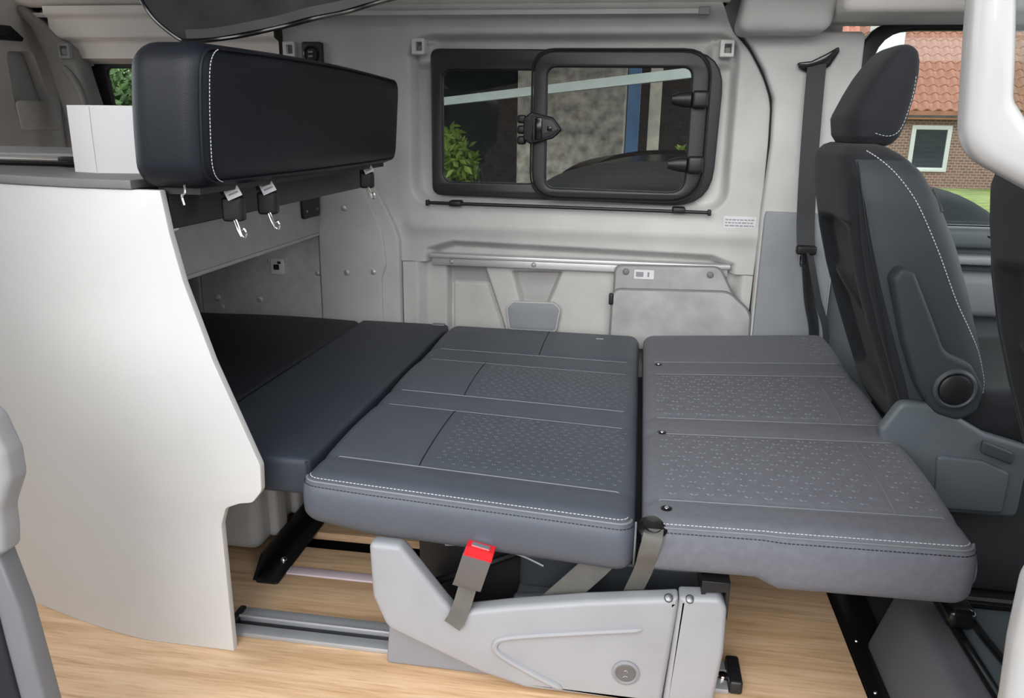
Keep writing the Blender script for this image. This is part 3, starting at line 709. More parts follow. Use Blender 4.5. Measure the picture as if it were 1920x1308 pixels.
# embossed chevrons
def emboss(surf, areas, dx, dy, w, h, parent, mtl):
    V, Fc = [], []
    for (x0, x1, y0, y1) in areas:
        j = 0; y = y0+dy*.6
        while y < y1-dy*.4:
            x = x0+dx*(.5 if j % 2 else .9)
            while x < x1-dx*.3:
                xx, yy = x+random.uniform(-.15, .15)*dx, y+random.uniform(-.2, .2)*dy; k = len(V)
                for s in (-1, 1):
                    a = (xx, yy-.35*w); b = (xx+s*w, yy+.25*w*random.uniform(.4, 1.4))
                    k = len(V)
                    mx_, my_ = (a[0]+b[0])/2, (a[1]+b[1])/2
                    V.extend([(a[0], a[1], surf(*a)-.0004), (mx_, my_-h, surf(mx_, my_)-.0004), (b[0], b[1], surf(*b)-.0004), (mx_, my_+h, surf(mx_, my_)-.0004), (mx_, my_, surf(mx_, my_)+.0016)])
                    Fc.extend([(k, k+1, k+4), (k+1, k+2, k+4), (k+2, k+3, k+4), (k+3, k, k+4)])
                x += dx
            y += dy; j += 1
    return part('embossed_pattern', mesh(V, Fc), mtl, parent, kind='stuff')
emboss(surfR, [(.07, .505, 1.46, 1.78), (.52, .60, 1.46, 1.78), (.07, .505, 1.895, 2.225), (.525, .60, 1.895, 2.225), (.525, .60, 2.37, 2.6)], .036, .024, .0095, .0024, cr, 'fabric_emboss')
emboss(surfL, [(-.40, .005, 1.475, 1.79), (-.41, .005, 1.925, 2.205)], .024, .018, .005, .0014, cl, 'leather_emboss')
for y in (1.405, 1.79, 2.31):
    z = surfR(.085, y)
    bt = part('snap_button', lathe([(.0105, 0), (.011, .003), (.0075, .004), (.006, .001)], (.086, y, z-.001), (0, 0, 1), 16), 'black_gloss', cr)
    part('snap_centre', lathe([(.0055, 0), (.0045, .003), (.001, .0035)], (.086, y, z), (0, 0, 1), 12), 'chrome', bt)
part('label_tag', box(-.115, -.09, 2.545, 2.552, surfL(-.1, 2.55), surfL(-.1, 2.55)+.003, .001), 'plastic_light', cl)
# belt outlet and straps
part('belt_outlet', lathe([(.026, 0), (.028, .006), (.018, .012), (.008, .008)], (.060, 1.352, .376), (0, -.4, 1), 18), 'black_gloss', bench)
part('belt_strap', ribbon(catmull([(.062, 1.342, .382), (.060, 1.325, .372), (.054, 1.326, .34), (.048, 1.350, .29), (.028, 1.385, .205), (.022, 1.392, .15)], 5), (1, 0, .1), .036, .002), 'webbing', bench)
part('belt_strap', ribbon(catmull([(-.02, 1.40, .292), (-.045, 1.388, .264), (-.121, 1.385, .178), (-.165, 1.39, .125)], 4), (.75, 0, -.66), .054, .002), 'webbing', bench)
# base shell
mo = [(-.489, .302), (-.425, .301), (-.337, .187), (-.318, .165), (-.285, .172), (-.20, .192), (-.055, .221), (.116, .249), (.117, .228), (.100, .006), (-.17, .006), (-.263, .03), (-.457, .111), (-.485, .18)]
mo = fillet(mo, [.014, .02, .01, .012, .03, .1, .1, .006, 0, .004, .02, .05, .04, .05])
sh = part('base_shell', plate(mo, 1.33, 1.372, 'xz', .012, (), 4), 'plastic_light', bench)
part('base_skirt', plate(fillet([(-.472, .0), (-.15, .0), (-.15, .10), (-.46, .135)], .01), 1.365, 1.40, 'xz', .006), 'plastic_mid', bench)
part('base_end', plate(fillet([(.1015, .004), (.196, .004), (.208, .14), (.206, .235), (.192, .256), (.118, .25)], [.004, .01, .08, .03, .02, .006]), 1.33, 1.378, 'xz', .010, (), 4), 'plastic_light', bench)
gv = catmull([(.054, 1.330, .174), (-.08, 1.330, .149), (-.205, 1.330, .123), (-.232, 1.330, .105), (-.222, 1.330, .082), (-.16, 1.330, .048), (-.095, 1.330, .018)], 6)
part('raised_rib', tube(gv, [.002]+[.007]*(len(gv)-2)+[.002], 8), 'plastic_light', sh)
so = part('base_socket', lathe([(.027, 0), (.027, .003), (.022, .005), (.020, .003)], (.027, 1.330, .074), (0, -1, 0), 28), 'plastic_mid', sh)
part('socket_face', lathe([(.0195, .003), (.018, .0045), (.001, .0045)], (.027, 1.330, .074), (0, -1, 0), 24), 'buckle', so)
part('socket_mark', tube([(.022, 1.3248, .066), (.026, 1.3248, .069), (.031, 1.3248, .068)], .001, 5), 'plastic_light', so)
part('socket_mark', tube([(.024, 1.3248, .080), (.028, 1.3248, .082), (.031, 1.3248, .078)], .001, 5), 'plastic_light', so)
for bx_, bz in ((.098, .244), (.137, .246)): bolt((bx_, 1.336, bz), (0, -.75, .66), .0085, .007, bench, 'screw_grey', 'screw', 14)
part('far_shell', plate([(x, z) for x, z in mo], 2.56, 2.60, 'xz', .010), 'plastic_light', bench)
# inside: dark frame, tray, bracket
part('cushion_frame', box(-.40, .50, 1.46, 2.58, .245, .285, .006), 'black_plastic', bench)
part('seat_frame', box(-.44, .10, 1.52, 2.52, .03, .24, .004), 'black_plastic', bench)
tr = part('tray', plate(fillet([(-.205, 1.40), (.185, 1.40), (.185, 1.52), (-.205, 1.52)], .01), .15, .16, 'xy', .002), 'plastic_dark', bench)
part('tray_back', softbox(-.205, .188, 1.46, 1.50, .155, .236, (.01, .01, .01), (4, 1, 2)), 'tray_dark', tr)
part('tray_lip', softbox(-.21, .165, 1.405, 1.425, .130, .168, (.008, .008, .008), (4, 1, 2), lambda x, y, z: (x, y, z+.05*(x+.2)/.4)), 'plastic_dark', tr)
part('hinge_bracket', plate([(.158, .235), (.166, .235), (.166, .258), (.203, .262), (.203, .205), (.210, .205), (.210, .282), (.158, .282)], 1.345, 1.44, 'xz', .001), 'black_metal', bench)
part('cross_tube', tube([(-.42, 1.48, .12), (-.20, 1.47, .235)], .009, 8), 'black_metal', bench)
part('cable', tube(catmull([(-.36, 1.44, .25), (-.27, 1.43, .262), (-.2, 1.42, .255), (-.15, 1.42, .235)], 6), .002, 6), 'aluminium_dull', bench)
# buckle
bk = part('belt_buckle', loft([[(x, y, z) for x, y, z in r] for r in [
    [(-.318, 1.325, .232), (-.262, 1.325, .222), (-.262, 1.345, .222), (-.318, 1.345, .232)],
    [(-.313, 1.318, .245), (-.258, 1.318, .234), (-.258, 1.346, .234), (-.313, 1.346, .245)],
    [(-.296, 1.312, .302), (-.241, 1.312, .291), (-.241, 1.344, .291), (-.296, 1.344, .302)],
    [(-.293, 1.312, .312), (-.239, 1.312, .300), (-.239, 1.342, .300), (-.293, 1.342, .312)]]], angle=30), 'buckle', bench)
rb = part('red_button', loft([[(-.2925, 1.311, .308), (-.2385, 1.311, .2965), (-.2385, 1.343, .2965), (-.2925, 1.343, .308)], [(-.287, 1.312, .327), (-.2345, 1.312, .3155), (-.2345, 1.343, .3155), (-.287, 1.343, .327)]], angle=30), 'red', bk)
part('latch_slot', loft([[(-.278, 1.32, .3245), (-.244, 1.32, .317), (-.244, 1.332, .317), (-.278, 1.332, .3245)], [(-.278, 1.32, .3265), (-.244, 1.32, .319), (-.244, 1.332, .319), (-.278, 1.332, .3265)]], angle=30), 'chrome', rb)
part('buckle_strap', ribbon([(-.285, 1.336, .24), (-.298, 1.330, .19), (-.310, 1.323, .155), (-.318, 1.322, .142)], (1, 0, -.2), .036, .004), 'webbing', bk)

# ================================================================== CAB
# door with window
new('wall_outer', plate([(-2.4, -.35), (.62, -.35), (.62, 1.64), (-2.4, 1.64)], 2.872, 2.895, 'xz', .002, [rrect(-.72, .23, .858, 1.33, .05), rrect(-2.03, -1.33, 1.01, 1.28, .03)]), 'white_paint', kind='structure', label='white outer body side of the van')
w3 = empty('window_3', (-1.7, 2.83, 1.0), 'dark framed rear side window left of the upright cushion', None, kind='structure')
part('frame', plate([(-2.08, .98), (-1.29, .98), (-1.29, 1.312), (-2.08, 1.312)], 2.822, 2.842, 'xz', .002, [fillet([(-1.955, 1.02), (-1.36, 1.02), (-1.36, 1.279), (-1.985, 1.279)], .025)]), 'black_frame', w3)
part('pane', box(-2.05, -1.31, 2.846, 2.849, .99, 1.30), 'glass_tint', w3)
w2 = empty('window_2', (1.2, 2.86, .8), 'driver door window with black rubber seal', None, kind='structure')
dwo = fillet([(.652, .70), (1.78, .70), (1.78, 1.425), (.662, 1.425)], [0, 0, .03, .12]); dwi = fillet([(.705, .74), (1.70, .74), (1.70, 1.400), (.708, 1.400)], [.0, 0, .05, .115])
part('seal', plate(dwo, 2.80, 2.85, 'xz', .008, [dwi]), 'black_plastic', w2)
part('pane', box(.67, 1.75, 2.856, 2.860, .70, 1.42), 'glass_clear', w2)
d1 = empty('door_1', (1.2, 2.78, 0), 'slate grey driver door panel with armrest ledge', None, kind='structure')
part('door_card', plate(fillet([(.66, .0), (1.78, .0), (1.78, .80), (.66, .80)], .01), 2.79, 2.86, 'xz', .006), 'plastic_slate', d1)
part('sill', softbox(.66, 1.78, 2.73, 2.85, .735, .80, (.02, .02, .02), (3, 2, 2)), 'plastic_slate', d1)
part('ledge', softbox(.80, 1.70, 2.71, 2.80, .685, .715, (.012, .012, .012), (3, 2, 1)), 'plastic_light', d1)
part('armrest', softbox(.80, 1.60, 2.68, 2.80, .52, .66, (.03, .03, .03), (3, 2, 2)), 'plastic_mid', d1)
new('door_outer', plate([(.63, -.35), (1.8, -.35), (1.8, .72), (.63, .72)], 2.872, 2.895, 'xz', .004), 'white_paint', kind='structure', label='white outer skin of the driver door')
db = empty('dashboard', (1.7, 1.85, .4), 'slate grey dashboard at the front of the cab', 'dashboard')
part('dash_body', softbox(1.52, 1.80, .95, 2.72, .35, .80, (.06, .06, .06), (3, 6, 3)), 'plastic_slate', db)
# seat belt on the door pillar
sbt = empty('seat_belt', (.53, 2.72, .4), 'dark grey seat belt hanging from its guide on the door pillar', 'seat belt')
gd = catmull([(.463, 2.735, 1.288), (.50, 2.725, 1.300), (.54, 2.725, 1.318), (.578, 2.735, 1.338)], 6)
part('guide_slot', plate(fillet([(.462, 1.297), (.505, 1.302), (.55, 1.325), (.582, 1.345), (.585, 1.33), (.562, 1.288), (.535, 1.268), (.495, 1.268), (.475, 1.278)], .006), 2.716, 2.738, 'xz', .004), 'black_gloss', sbt)
part('guide_lip', tube(catmull([(.468, 2.714, 1.286), (.50, 2.710, 1.288), (.545, 2.710, 1.305), (.575, 2.716, 1.332)], 6), .006, 8), 'black_plastic', sbt)
part('webbing', ribbon(catmull([(.520, 2.708, 1.292), (.522, 2.700, 1.15), (.530, 2.70, .95), (.540, 2.70, .80), (.548, 2.68, .715)], 6), (1, 0, 0), .056, .003), 'webbing_dark', sbt)
part('lower_webbing', ribbon(catmull([(.548, 2.68, .715), (.575, 2.685, .56), (.61, 2.70, .42), (.63, 2.70, .10)], 6), [(.8, .6, 0)]*19, .045, .003), 'webbing_dark', sbt)
part('lower_webbing', ribbon(catmull([(.556, 2.67, .715), (.60, 2.67, .56), (.645, 2.68, .42), (.665, 2.69, .10)], 6), [(.6, .8, 0)]*19, .04, .003), 'webbing_dark', sbt)
tg_ = part('latch_tongue', softbox(.515, .578, 2.662, 2.694, .705, .735, (.008, .008, .008), (2, 1, 1)), 'black_plastic', sbt)
part('tongue_metal', plate(fillet([(.528, .665), (.545, .665), (.552, .71), (.524, .71)], .004), 2.672, 2.676, 'xz', .001, [rrect(.533, .541, .675, .69, .002)]), 'chrome', tg_)

# front seats
def interp(tab, z, k): return float(np.interp(z, [t[0] for t in tab], [t[k] for t in tab]))
BACK = [(.36, .685, .80, .215), (.40, .655, .822, .245), (.47, .625, .832, .258), (.55, .592, .826, .262), (.65, .552, .792, .262), (.75, .515, .757, .258), (.85, .485, .718, .250), (.95, .462, .668, .236), (1.01, .452, .628, .215), (1.045, .450, .590, .185), (1.062, .462, .560, .15), (1.068, .475, .54, .12)]
YC = 2.105
def seat_back():
    rings = []
    zz = list(np.linspace(.36, 1.0, 90))+list(np.linspace(1.01, 1.068, 10))
    for z in zz:
        x0, x1, hw = interp(BACK, z, 1), interp(BACK, z, 2), interp(BACK, z, 3)
        r = ring(x0, x1, YC, hw, z, 112, 4.5)
        for p in r:
            if p[0] < (x0+x1)/2:                    # relief of the back shell
                d = abs(p[1]-YC)
                f = float(sst(.160, .135, np.float64(d)))
                g = float(sst(.46, .50, np.float64(z))*sst(.878+.02*math.cos(d/.16*1.5), .862+.02*math.cos(d/.16*1.5), np.float64(z)))
                p[0] += .034*f*g
                p[0] += .012*math.exp(-((d-.20)/.012)**2)*float(sst(1.0, .95, np.float64(z)))
                if d < .14: p[0] -= .016*math.exp(-((z-.705-.03*(p[1]-YC)/.14)/.018)**2)*f
        rings.append(r)
    return loft(rings)
def make_seat():
    root = empty('front_seat', (.7, YC, 0), 'dark grey fabric driver seat with headrest and folded up armrest', 'seat', 'front cab seats')
    bk_ = part('backrest', seat_back(), 'fabric_cab', root)
    # side bolster stitching on the near side
    def on_side(x, z, off=.0035):
        x0, x1, hw = interp(BACK, z, 1), interp(BACK, z, 2), interp(BACK, z, 3); u = min(abs((x-(x0+x1)/2)/((x1-x0)/2)), .999)
        return (x, YC-(hw+off)*(1-u**4.5)**(1/4.5), z)
    sp_ = [on_side(p.x, p.z) for p in catmull([(.500, 0, 1.054), (.545, 0, 1.018), (.598, 0, .952), (.655, 0, .847), (.706, 0, .741), (.749, 0, .670), (.783, 0, .611), (.803, 0, .549), (.803, 0, .498)], 8)]
    part('stitching', stitches(sp_, .008, .005, .0012), 'stitch_white', bk_)
    part('seam', tube([on_side(p.x, p.z, .002) for p in catmull([(.478, 0, 1.03), (.488, 0, .97), (.508, 0, .88), (.545, 0, .75), (.592, 0, .60), (.640, 0, .48)], 6)], .002, 6), 'seam_dark', bk_)
    part('seam', tube([(interp(BACK, .885, 1)-.001+.006*(abs(k-8)/8)**4, YC-.20+.40*k/16, .905-.012*math.cos(math.pi*k/16)) for k in range(17)], .0018, 6), 'seam_dark', bk_)
    part('pull_lip', tube(catmull([(.556, YC-.13, .675), (.545, YC-.05, .70), (.540, YC+.05, .725), (.545, YC+.13, .735)], 6), .006, 8), 'fabric_cab', bk_)
    rows = []
    for z in np.linspace(.42, 1.035, 60):
        x0, x1, hw = interp(BACK, z, 1), interp(BACK, z, 2), interp(BACK, z, 3); row = []
        for a in np.linspace(1.36*math.pi, 1.93*math.pi, 16):
            c, q = math.cos(a), math.sin(a); u = math.copysign(abs(c)**(2/4.5), c); v = math.copysign(abs(q)**(2/4.5), q)
            row.append((((x0+x1)/2+u*((x1-x0)/2+.0015)), YC+v*(hw+.0025), z))
        rows.append(row)
    V_ = [p for r in rows for p in r]; F_ = [(i*16+j, i*16+j+1, i*16+17+j, i*16+16+j) for i in range(59) for j in range(15)]
    part('side_bolster', mesh(V_, F_), 'cab_side', bk_)
    side = plate(fillet([(.545, .93), (.60, .90), (.70, .72), (.78, .58), (.80, .50), (.78, .43), (.68, .43), (.60, .57), (.53, .80)], .03), 1.838, 1.86, 'xz', .008)
    # airbag tag
    tg2 = part('airbag_tag', ribbon([on_side(.645, .972, .001), on_side(.662, .925, .001)], (1, -.5, .4), .013, .003), 'black_gloss', bk_, label='small black airbag tag')
    # headrest
    HR = [(1.060, .500, .560, .09), (1.068, .482, .580, .115), (1.085, .470, .594, .126), (1.126, .463, .606, .130), (1.18, .486, .613, .130), (1.22, .506, .615, .128), (1.25, .526, .612, .124), (1.270, .542, .606, .116), (1.280, .552, .598, .104), (1.286, .562, .588, .085)]
    rings = []
    for z in list(np.linspace(1.060, 1.09, 8))+list(np.linspace(1.10, 1.25, 14))+list(np.linspace(1.256, 1.286, 8)): rings.append(ring(interp(HR, z, 1), interp(HR, z, 2), YC, interp(HR, z, 3), z, 56, 3.6))
    hr = part('headrest', loft(rings), 'fabric_cab', root)
    def on_head(x, z, off=.001):
        x0, x1, hw = interp(HR, z, 1), interp(HR, z, 2), interp(HR, z, 3); u = min(abs((x-(x0+x1)/2)/((x1-x0)/2)), .97)
        return (x, YC-(hw+off)*(1-u**3.6)**(1/3.6), z)
    part('stitching', stitches([on_head(p.x, p.z) for p in catmull([(.525, 0, 1.092), (.555, 0, 1.086), (.580, 0, 1.10), (.592, 0, 1.14), (.598, 0, 1.19), (.596, 0, 1.225)], 8)], .008, .005, .0007), 'stitch_white', hr)
    for dy in (-.06, .06): part('headrest_post', tube([(.53, YC+dy, 1.03), (.53, YC+dy, 1.09)], .007, 10), 'chrome', root)
    part('post_bezel', softbox(.505, .555, YC-.085, YC-.035, 1.058, 1.072, (.006, .006, .006), (1, 1, 1)), 'black_gloss', root)
    part('post_bezel', softbox(.505, .555, YC+.035, YC+.085, 1.058, 1.072, (.006, .006, .006), (1, 1, 1)), 'black_gloss', root)
    # seat pan and base
    part('seat_pan', softbox(.72, 1.28, YC-.26, YC+.26, .36, .50, (.05, .05, .05), (6, 6, 2), lambda x, y, z: (x, y, z+.03*(abs(y-YC)/.26)**3+.05*(x-.72)/.5)), 'fabric_cab', root)
    part('pedestal', box(.70, 1.22, YC-.22, YC+.22, .0, .36, .02), 'plastic_dark', root)
    return root
seat = make_seat()
# driver-only parts
arm_o = fillet([(.553, .788), (.568, .816), (.597, .804), (.652, .697), (.684, .631), (.743, .606), (.780, .55), (.772, .497), (.736, .473), (.683, .486), (.640, .547), (.598, .645)], [.015, .02, .015, .06, .05, .03, .04, .03, .03, .04, .05, .08], 8)
ar = part('armrest', plate(arm_o, 1.795, 1.85, 'xz', .012, (), 4), 'cab_side', seat)
part('recliner_disc', lathe([(.046, 0), (.046, .014), (.040, .020), (.036, .017), (.035, .010)], (.712, 1.797, .552), (0, -1, 0), 36), 'plastic_dark', ar)
part('disc_cap', lathe([(.0345, .010), (.034, .019), (.028, .022), (.001, .0225)], (.712, 1.797, .552), (0, -1, 0), 36), 'black_plastic', ar)
so_ = fillet([(.575, .44), (.612, .510), (.69, .505), (.80, .446), (.90, .42), (.90, .245), (.60, .245)], [.02, .03, .03, .03, .02, .02, .02])
sd = part('side_shield', plate(so_, 1.80, 1.835, 'xz', .012, (), 4), 'plastic_slate', seat)
part('shield_pocket', plate(fillet([(.702, .39), (.80, .385), (.86, .36), (.86, .26), (.715, .26)], .012), 1.788, 1.805, 'xz', .006), 'plastic_slate', sd)
part('shield_strap', softbox(.79, .86, 1.785, 1.80, .405, .435, (.006, .006, .006), (2, 1, 1), lambda x, y, z: (x, y, z-.35*(x-.79))), 'plastic_dark', sd)
def copy_tree(o, parent=None):
    c = o.copy(); COL.objects.link(c)
    if parent: c.parent = parent; c.matrix_parent_inverse = o.matrix_parent_inverse.copy()
    for ch in o.children: copy_tree(ch, c)
    return c
# passenger seat: same kind, armrest side hidden, so only the shared parts are copied
pas = seat.copy(); COL.objects.link(pas); pas.location = (.845, 1.345, 0)
pas['label'] = 'dark grey passenger seat backrest at the right edge beside the white pillar'
for ch in seat.children:
    n0 = ch.name.split('.')[0]
    if n0 in ('armrest', 'side_shield', 'pedestal'): continue
    copy_tree(ch, pas)
for ch in pas.children:
    if ch.name.startswith('backrest'):
        for g in list(ch.children):
            if g.name.startswith(('airbag', 'stitching')): bpy.data.objects.remove(g)
# passenger seat swivel base on the cab floor
pb = empty('swivel_base', (.8, 1.3, 0), 'grey plastic seat box with black swivel recess on the cab floor', 'seat base')
part('box_shell', softbox(.60, 1.20, 1.06, 1.62, -.008, .15, (.02, .02, .02), (4, 4, 2), lambda x, y, z: (x-.05*(1-(z+.008)/.16) if x < .8 else x, y, z)), 'plastic_base', pb)
part('recess_rim', plate(rrect(.655, 1.18, 1.10, 1.575, .05), .15, .162, 'xy', .005, [rrect(.675, 1.16, 1.12, 1.555, .04)]), 'black_gloss', pb)
part('recess_floor', plate(rrect(.67, 1.165, 1.115, 1.56, .04), .148, .153, 'xy', .002), 'plastic_slate', pb)
part('swivel_plate', lathe([(.17, 0), (.17, .006), (.16, .010), (.02, .010)], (.92, 1.33, .152), (0, 0, 1), 40), 'plastic_slate', pb)
part('locking_arm', softbox(.80, .86, 1.14, 1.26, .155, .19, (.012, .012, .012), (2, 2, 1)), 'plastic_dark', pb)
part('cable', tube(catmull([(.66, 1.56, .17), (.69, 1.50, .175), (.70, 1.42, .17), (.72, 1.30, .165), (.76, 1.15, .165)], 6), .008, 8), 'black_gloss', pb)
part('locking_lever', softbox(.645, .70, 1.46, 1.56, .155, .20, (.015, .015, .015), (2, 2, 1)), 'black_gloss', pb)
sl = empty('seat_rail', (.9, 1.7, 0), 'black steel seat rail on the cab floor between the front seats', 'rail')
part('rail_body', box(.66, 1.30, 1.64, 1.70, .0, .05, .004), 'black_metal', sl)
part('rail_top', box(.66, 1.30, 1.655, 1.685, .05, .075, .003), 'black_gloss', sl)
for xx in (.72, .86, 1.0): bolt((xx, 1.645, .05), (0, 0, 1), .006, .005, sl, 'chrome', 'bolt', 8)
stp = empty('sill_plate', (.56, 1.5, 0), 'shiny black sill plate along the end of the oak floor', 'sill plate')
part('plate', plate(fillet([(.515, 1.0), (.585, 1.0), (.605, 1.9), (.515, 2.2)], .004), -.006, .002, 'xy', .001), 'black_gloss', stp)
for xx, yy in ((.535, 1.62), (.53, 1.45), (.53, 1.25)): bolt((xx, yy, .002), (0, 0, 1), .0045, .003, stp, 'chrome', 'screw', 8)

# ================================================================== NEAR EDGE: white pillar, sliding door trim, fabric
vo_ = [(.482, .0), (1.35, .0), (1.35, 1.59), (.292, 1.59), (.305, 1.27), (.3235, 1.078), (.46, 1.01), (.505, .90), (.508, .72), (.4705, .597), (.4705, .513), (.4755, .432)]
ph = fillet([(.349, 1.224), (.356, 1.18), (.363, 1.13), (.380, 1.109), (.46, 1.07), (1.25, 1.07), (1.25, 1.52), (.345, 1.52)], [.0, .0, .02, .02, .05, .05, .05, .02])
wp = empty('door_frame', (.5, .9, 0), 'white painted door frame with window opening at the right edge', 'door frame')
part('frame_panel', plate(fillet(vo_, [0, 0, 0, 0, .1, .055, .06, .08, .08, .05, .05, .05], 10), .88, .925, 'xz', .016, [ph], 4), 'white_paint', wp)
part('window_glass', box(.355, 1.26, .905, .908, 1.075, 1.51), 'glass_clear', wp)
ld = empty('sliding_door_trim', (-.95, .9, 0), 'light grey trim edge of the sliding door at the lower left', 'door trim')
lo_ = fillet([(-1.15, .80), (-.885, .735), (-.852, .705), (-.836, .655), (-.836, .615), (-.860, .565), (-.862, .53), (-.867, .500), (-.90, .478), (-1.15, .44)], [.0, .03, .03, .02, .03, .04, .03, .012, .03, 0], 6)
part('upper_cover', plate(lo_, .875, .915, 'xz', .010, (), 4), 'door_cover', ld)
part('door_edge', plate([(-1.15, .47), (-.885, .49), (-.866, .40), (-.848, .22), (-.835, .0), (-1.15, .0)], .885, .92, 'xz', .006), 'door_edge_grey', ld)
part('door_seal', plate([(-1.15, .46), (-.905, .46), (-.898, .35), (-.885, .18), (-.875, .0), (-1.15, .0)], .878, .89, 'xz', .004), 'black_plastic', ld)
# black fabric hanging from the roof
bf = empty('fabric_cover', (-.7, 1.6, 1.5), 'black fabric cover with piped edge hanging from the roof', 'fabric')
fo_ = [(-1.045, 1.60), (-1.03, 1.36), (-1.018, 1.333), (-.992, 1.294), (-.955, 1.262), (-.93, 1.253), (-.875, 1.2545), (-.79, 1.266), (-.712, 1.281), (-.60, 1.303), (-.49, 1.328), (-.35, 1.362), (-.20, 1.41), (-.2, 1.60)]
def fab(x, y, z): return (x, y-.10*(z-1.25)+.006*math.sin(x*38+z*30)*math.sin(z*47)+.05*(x+.7)**2, z)
me = plate(fillet(fo_, .02, 3), 1.59, 1.612, 'xz', .008)
bm = bmesh.new(); bm.from_mesh(me)
for x in np.linspace(-1.03, -.22, 48): bmesh.ops.bisect_plane(bm, geom=bm.verts[:]+bm.edges[:]+bm.faces[:], plane_co=(x, 0, 0), plane_no=(1, 0, 0))
for z in np.linspace(1.26, 1.58, 26): bmesh.ops.bisect_plane(bm, geom=bm.verts[:]+bm.edges[:]+bm.faces[:], plane_co=(0, 0, z), plane_no=(0, 0, 1))
for v in bm.verts: v.co = fab(*v.co)
bm.to_mesh(me); bm.free(); me.polygons.foreach_set('use_smooth', [True]*len(me.polygons))
fc = part('cover', me, 'fabric_black', bf)
part('piping', tube([fab(x, 1.593, z) for x, z in catmull([(a, b, 0) for a, b in fo_[:-1]], 6) for _ in (0,)] if False else [fab(p.x, 1.592, p.y) for p in catmull([(a, b, 0) for a, b in fo_[:-1]], 6)], .0042, 8), 'black_gloss', fc)

bd = [fab(p.x+.002, 1.5885, p.y+.0135) for p in catmull([(a, b, 0) for a, b in fo_[5:-1]], 6)]
part('edge_binding', ribbon(bd, (0, -.1, 1), .017, .002), 'webbing_dark', fc)
# ================================================================== OUTSIDE
new('ground', box(-30, 40, -12, 45, -.60, -.55), 'asphalt', kind='structure', label='grey asphalt ground around the van')
new('wall_reflection_block', box(-22, 22, -9.3, -9, -.55, 2.2, .02), 'brick_wall', kind='structure', label='unseen brick wall added behind the viewer to darken window reflections')  # unseen wall, added to keep bright sky out of the glass reflections
lw = new('ground_lawn', box(-25, 40, 12, 44, -.56, -.50), 'lawn', kind='structure', label='yellow green lawn in front of the brick house')
hs = empty('house', (10, 25, -.5), 'brick house with red tiled roof seen through the cab window', 'house')
part('wall', box(3.0, 18, 25, 32, -.5, 1.75), 'brick_wall', hs)
part('gable_wall', box(6.15, 6.85, 24.2, 25.1, 1.9, 7.0), 'white_panel', hs)
part('eave', box(2.8, 18.2, 24.55, 25.0, 1.45, 1.62), 'carport_dark', hs)
part('roof_deck', mesh([(2.8, 24.5, 1.62), (18.2, 24.5, 1.62), (18.2, 29.5, 6.2), (2.8, 29.5, 6.2), (2.8, 24.6, 1.4), (18.2, 24.6, 1.4), (18.2, 29.6, 6.0), (2.8, 29.6, 6.0)], [(0, 1, 2, 3), (4, 7, 6, 5), (0, 4, 5, 1), (3, 2, 6, 7)], False), 'tile_red', hs)
# one pan tile, shared by all
tv, tf = [], []
sd_ = Vector((0, 5.0, 4.58)).normalized(); nr_ = Vector((0, -4.58, 5.0)).normalized()
for j, v in enumerate((0, .36)):
    for i in range(7):
        u = i/6*.30; h = .045*math.sin(i/6*2*math.pi)+(.05 if j == 0 else .02)
        p = Vector((u, 0, 0))+sd_*v+nr_*h; tv.append(p)
for i in range(6): tf.append((i, i+1, i+8, i+7))
k = len(tv)
for i in range(7): tv.append(tv[i]-nr_*.05)
for i in range(6): tf.append((i, k+i, k+i+1, i+1))
tile_me = mesh(tv, tf)
for r_ in range(12):
    for c_ in range(24):
        o = bpy.data.objects.new('roof_tile', tile_me); COL.objects.link(o); o.parent = hs
        o.matrix_parent_inverse = Matrix.Translation(hs.location).inverted()
        b_ = Vector((5.3+c_*.30, 24.5, 1.62))+sd_*(.335*r_); o.location = b_
tile_me.materials.append(M['tile_red'])
wn = part('window', plate(rrect(7.6, 8.68, -.05, 1.24, .02), 24.93, 25.02, 'xz', .01, [rrect(7.72, 8.56, .07, 1.12, .01)]), 'white_paint', hs)
part('pane', box(7.7, 8.58, 24.98, 25.0, .05, 1.14), 'car_glass', wn)
part('blind', box(7.72, 8.56, 25.0, 25.02, .6, 1.12), 'pale_white', wn)
part('downpipe', tube([(10.4, 24.9, 1.5), (10.4, 24.9, -.5)], .07, 8), 'pale_white', hs)
# parked car
car = empty('parked_car', (.6, 5.4, -.55), 'black parked car behind the camper side window', 'car')
prof = [(-1.45, -.25), (-1.5, .1), (-1.42, .38), (-1.2, .52), (-1.0, .74), (-.8, .88), (-.5, .95), (.0, .965), (.6, .94), (1.1, .88), (1.45, .80), (1.75, .60), (1.95, .35), (2.0, .0), (1.95, -.25)]
prof = [(p.x, p.y) for p in catmull([(a, b, 0) for a, b in prof], 4)]
rings = []
for t, y, in ((0, 4.62), (.2, 4.58), (.8, 4.55), (1, 4.60)): pass
def carsec(y, s, top):
    return [(.57+(x-.25)*s, y, z if z < .4 else .4+(z-.4)*top) for x, z in prof]
part('car_body', loft([carsec(4.95, .80, .96), carsec(4.72, .97, .90), carsec(4.62, 1, .55), carsec(4.60, 1., .35), carsec(6.2, 1, .35), carsec(6.18, 1, .55), carsec(6.08, .97, .9), carsec(5.85, .8, .96)], angle=35), 'car_paint', car)
part('side_glass', mesh([(-.43, 4.63, .52), (1.5, 4.63, .52), (1.27, 4.75, .80), (-.18, 4.75, .82)], [(0, 1, 2, 3)], False), 'car_glass', car)
part('door_handle', softbox(.52, .68, 4.57, 4.60, .36, .39, (.01, .01, .01), (2, 1, 1)), 'chrome', car)
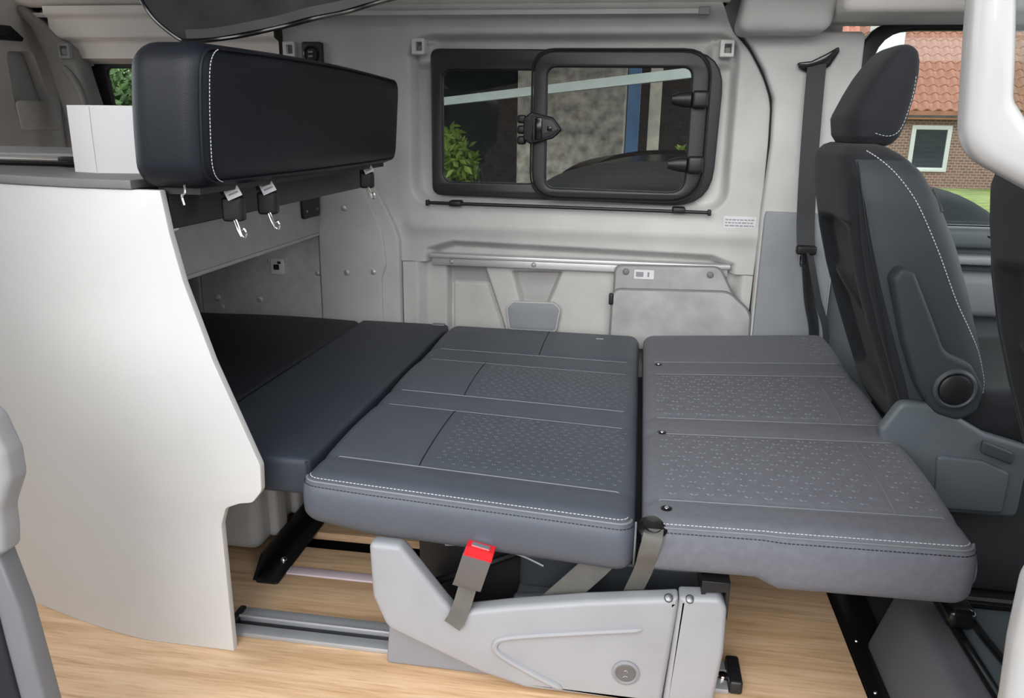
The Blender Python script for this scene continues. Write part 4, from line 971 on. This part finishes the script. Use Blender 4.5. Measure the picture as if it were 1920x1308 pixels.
for wx in (-.53, 1.67):
    wl = part('wheel', lathe([(.31, 0), (.31, .18), (.29, .2), (.2, .2), (.18, .17)], (wx, 4.80, -.24), (0, -1, 0), 28), 'tyre', car)
    part('hub', lathe([(.18, .17), (.15, .185), (.04, .20)], (wx, 4.80, -.24), (0, -1, 0), 20), 'aluminium_dull', wl)
# carport behind the car; pillar, posts and beam stand in for glass reflections
cpt = empty('carport', (0, 7.5, -.55), 'dark carport and solid shapes of window reflections behind the parked car', 'carport')
part('roof', box(-4.3, 1.2, 4.9, 11, 2.05, 2.2), 'carport_dark', cpt)
part('back_wall', box(-4.3, 1.2, 10.6, 10.8, -.55, 2.1), 'carport_dark', cpt)
part('pillar_reflection', box(-1.08, -.16, 7.0, 7.5, -.55, 2.1, .03), 'stone', cpt)  # reflection in the side window, built as a solid stone block
part('blue_reflection', box(-.135, -.035, 6.6, 6.70, -.55, 2.1, .01), 'blue_reflection', cpt)  # curtain reflection in the glass, built as a blue upright
part('beige_reflection', box(.035, .125, 6.4, 6.50, -.55, 2.1, .01), 'beige_reflection', cpt)  # second curtain reflection, built as a beige upright
part('awning_reflection', ribbon([(-2.9, 7.7, 1.18), (.60, 5.38, 1.465)], (0, .1, 1), .065, .03), 'pale_white', cpt)  # awning reflection in the pane, built as a sloping white strip
def bush(nm, c, s, n, mtl, lab, leaf=.05):
    e = empty(nm, (c[0], c[1], -.55), lab, 'bush')
    V, Fc = [], []
    rnd = random.Random(int(c[0]*100)+n)
    for i in range(n):
        while True:
            d = Vector((rnd.uniform(-1, 1), rnd.uniform(-1, 1), rnd.uniform(-1, 1)))
            if .3 < d.length < 1: break
        p = Vector((c[0]+d.x*s[0], c[1]+d.y*s[1], c[2]+d.z*s[2]))
        a = Vector((rnd.gauss(0, 1), rnd.gauss(0, 1), rnd.gauss(0, 1))).normalized(); b = a.orthogonal().normalized(); w_ = a.cross(b)
        l = leaf*rnd.uniform(.7, 1.4); k = len(V)
        V += [p-a*l, p+b*l*.45+w_*l*.1, p+a*l, p-b*l*.45+w_*l*.1]; Fc.append((k, k+1, k+2, k+3))
    part('foliage', mesh(V, Fc, False), mtl, e, kind='stuff')
    st_ = [tube(catmull([(c[0]+s[0]*.5*q, c[1], -.55), (c[0]+s[0]*.6*q, c[1]+.05, (c[2]-.55)/2), (c[0]+s[0]*.7*q, c[1], c[2]+s[2]*.4)], 4), [.03]*5+[.02]*4, 6) for q in (-1, 0, 1)]
    for m_ in st_: part('stem', m_, 'bark', e)
    return e
bush('hedge_shrub', (-1.78, 7.6, .25), (.30, .4, .85), 1500, 'hedge_leaf', 'bright green shrub left of the pillar-shaped reflection behind the window')
bush('hedge_shrub', (.35, 7.6, .12), (.16, .3, .80), 900, 'hedge_leaf', 'small green shrub seen behind the window hinges')
bush('garden_hedge', (-6.2, 8.6, .4), (3.0, .8, 1.3), 16000, 'hedge_leaf_dark', 'green hedge seen through the rear side window', .06)
bush('garden_hedge', (-7.6, 10.6, .75), (3.0, .8, 1.3), 12000, 'hedge_leaf', 'yellow green hedge above the dark hedge in the rear window', .06)
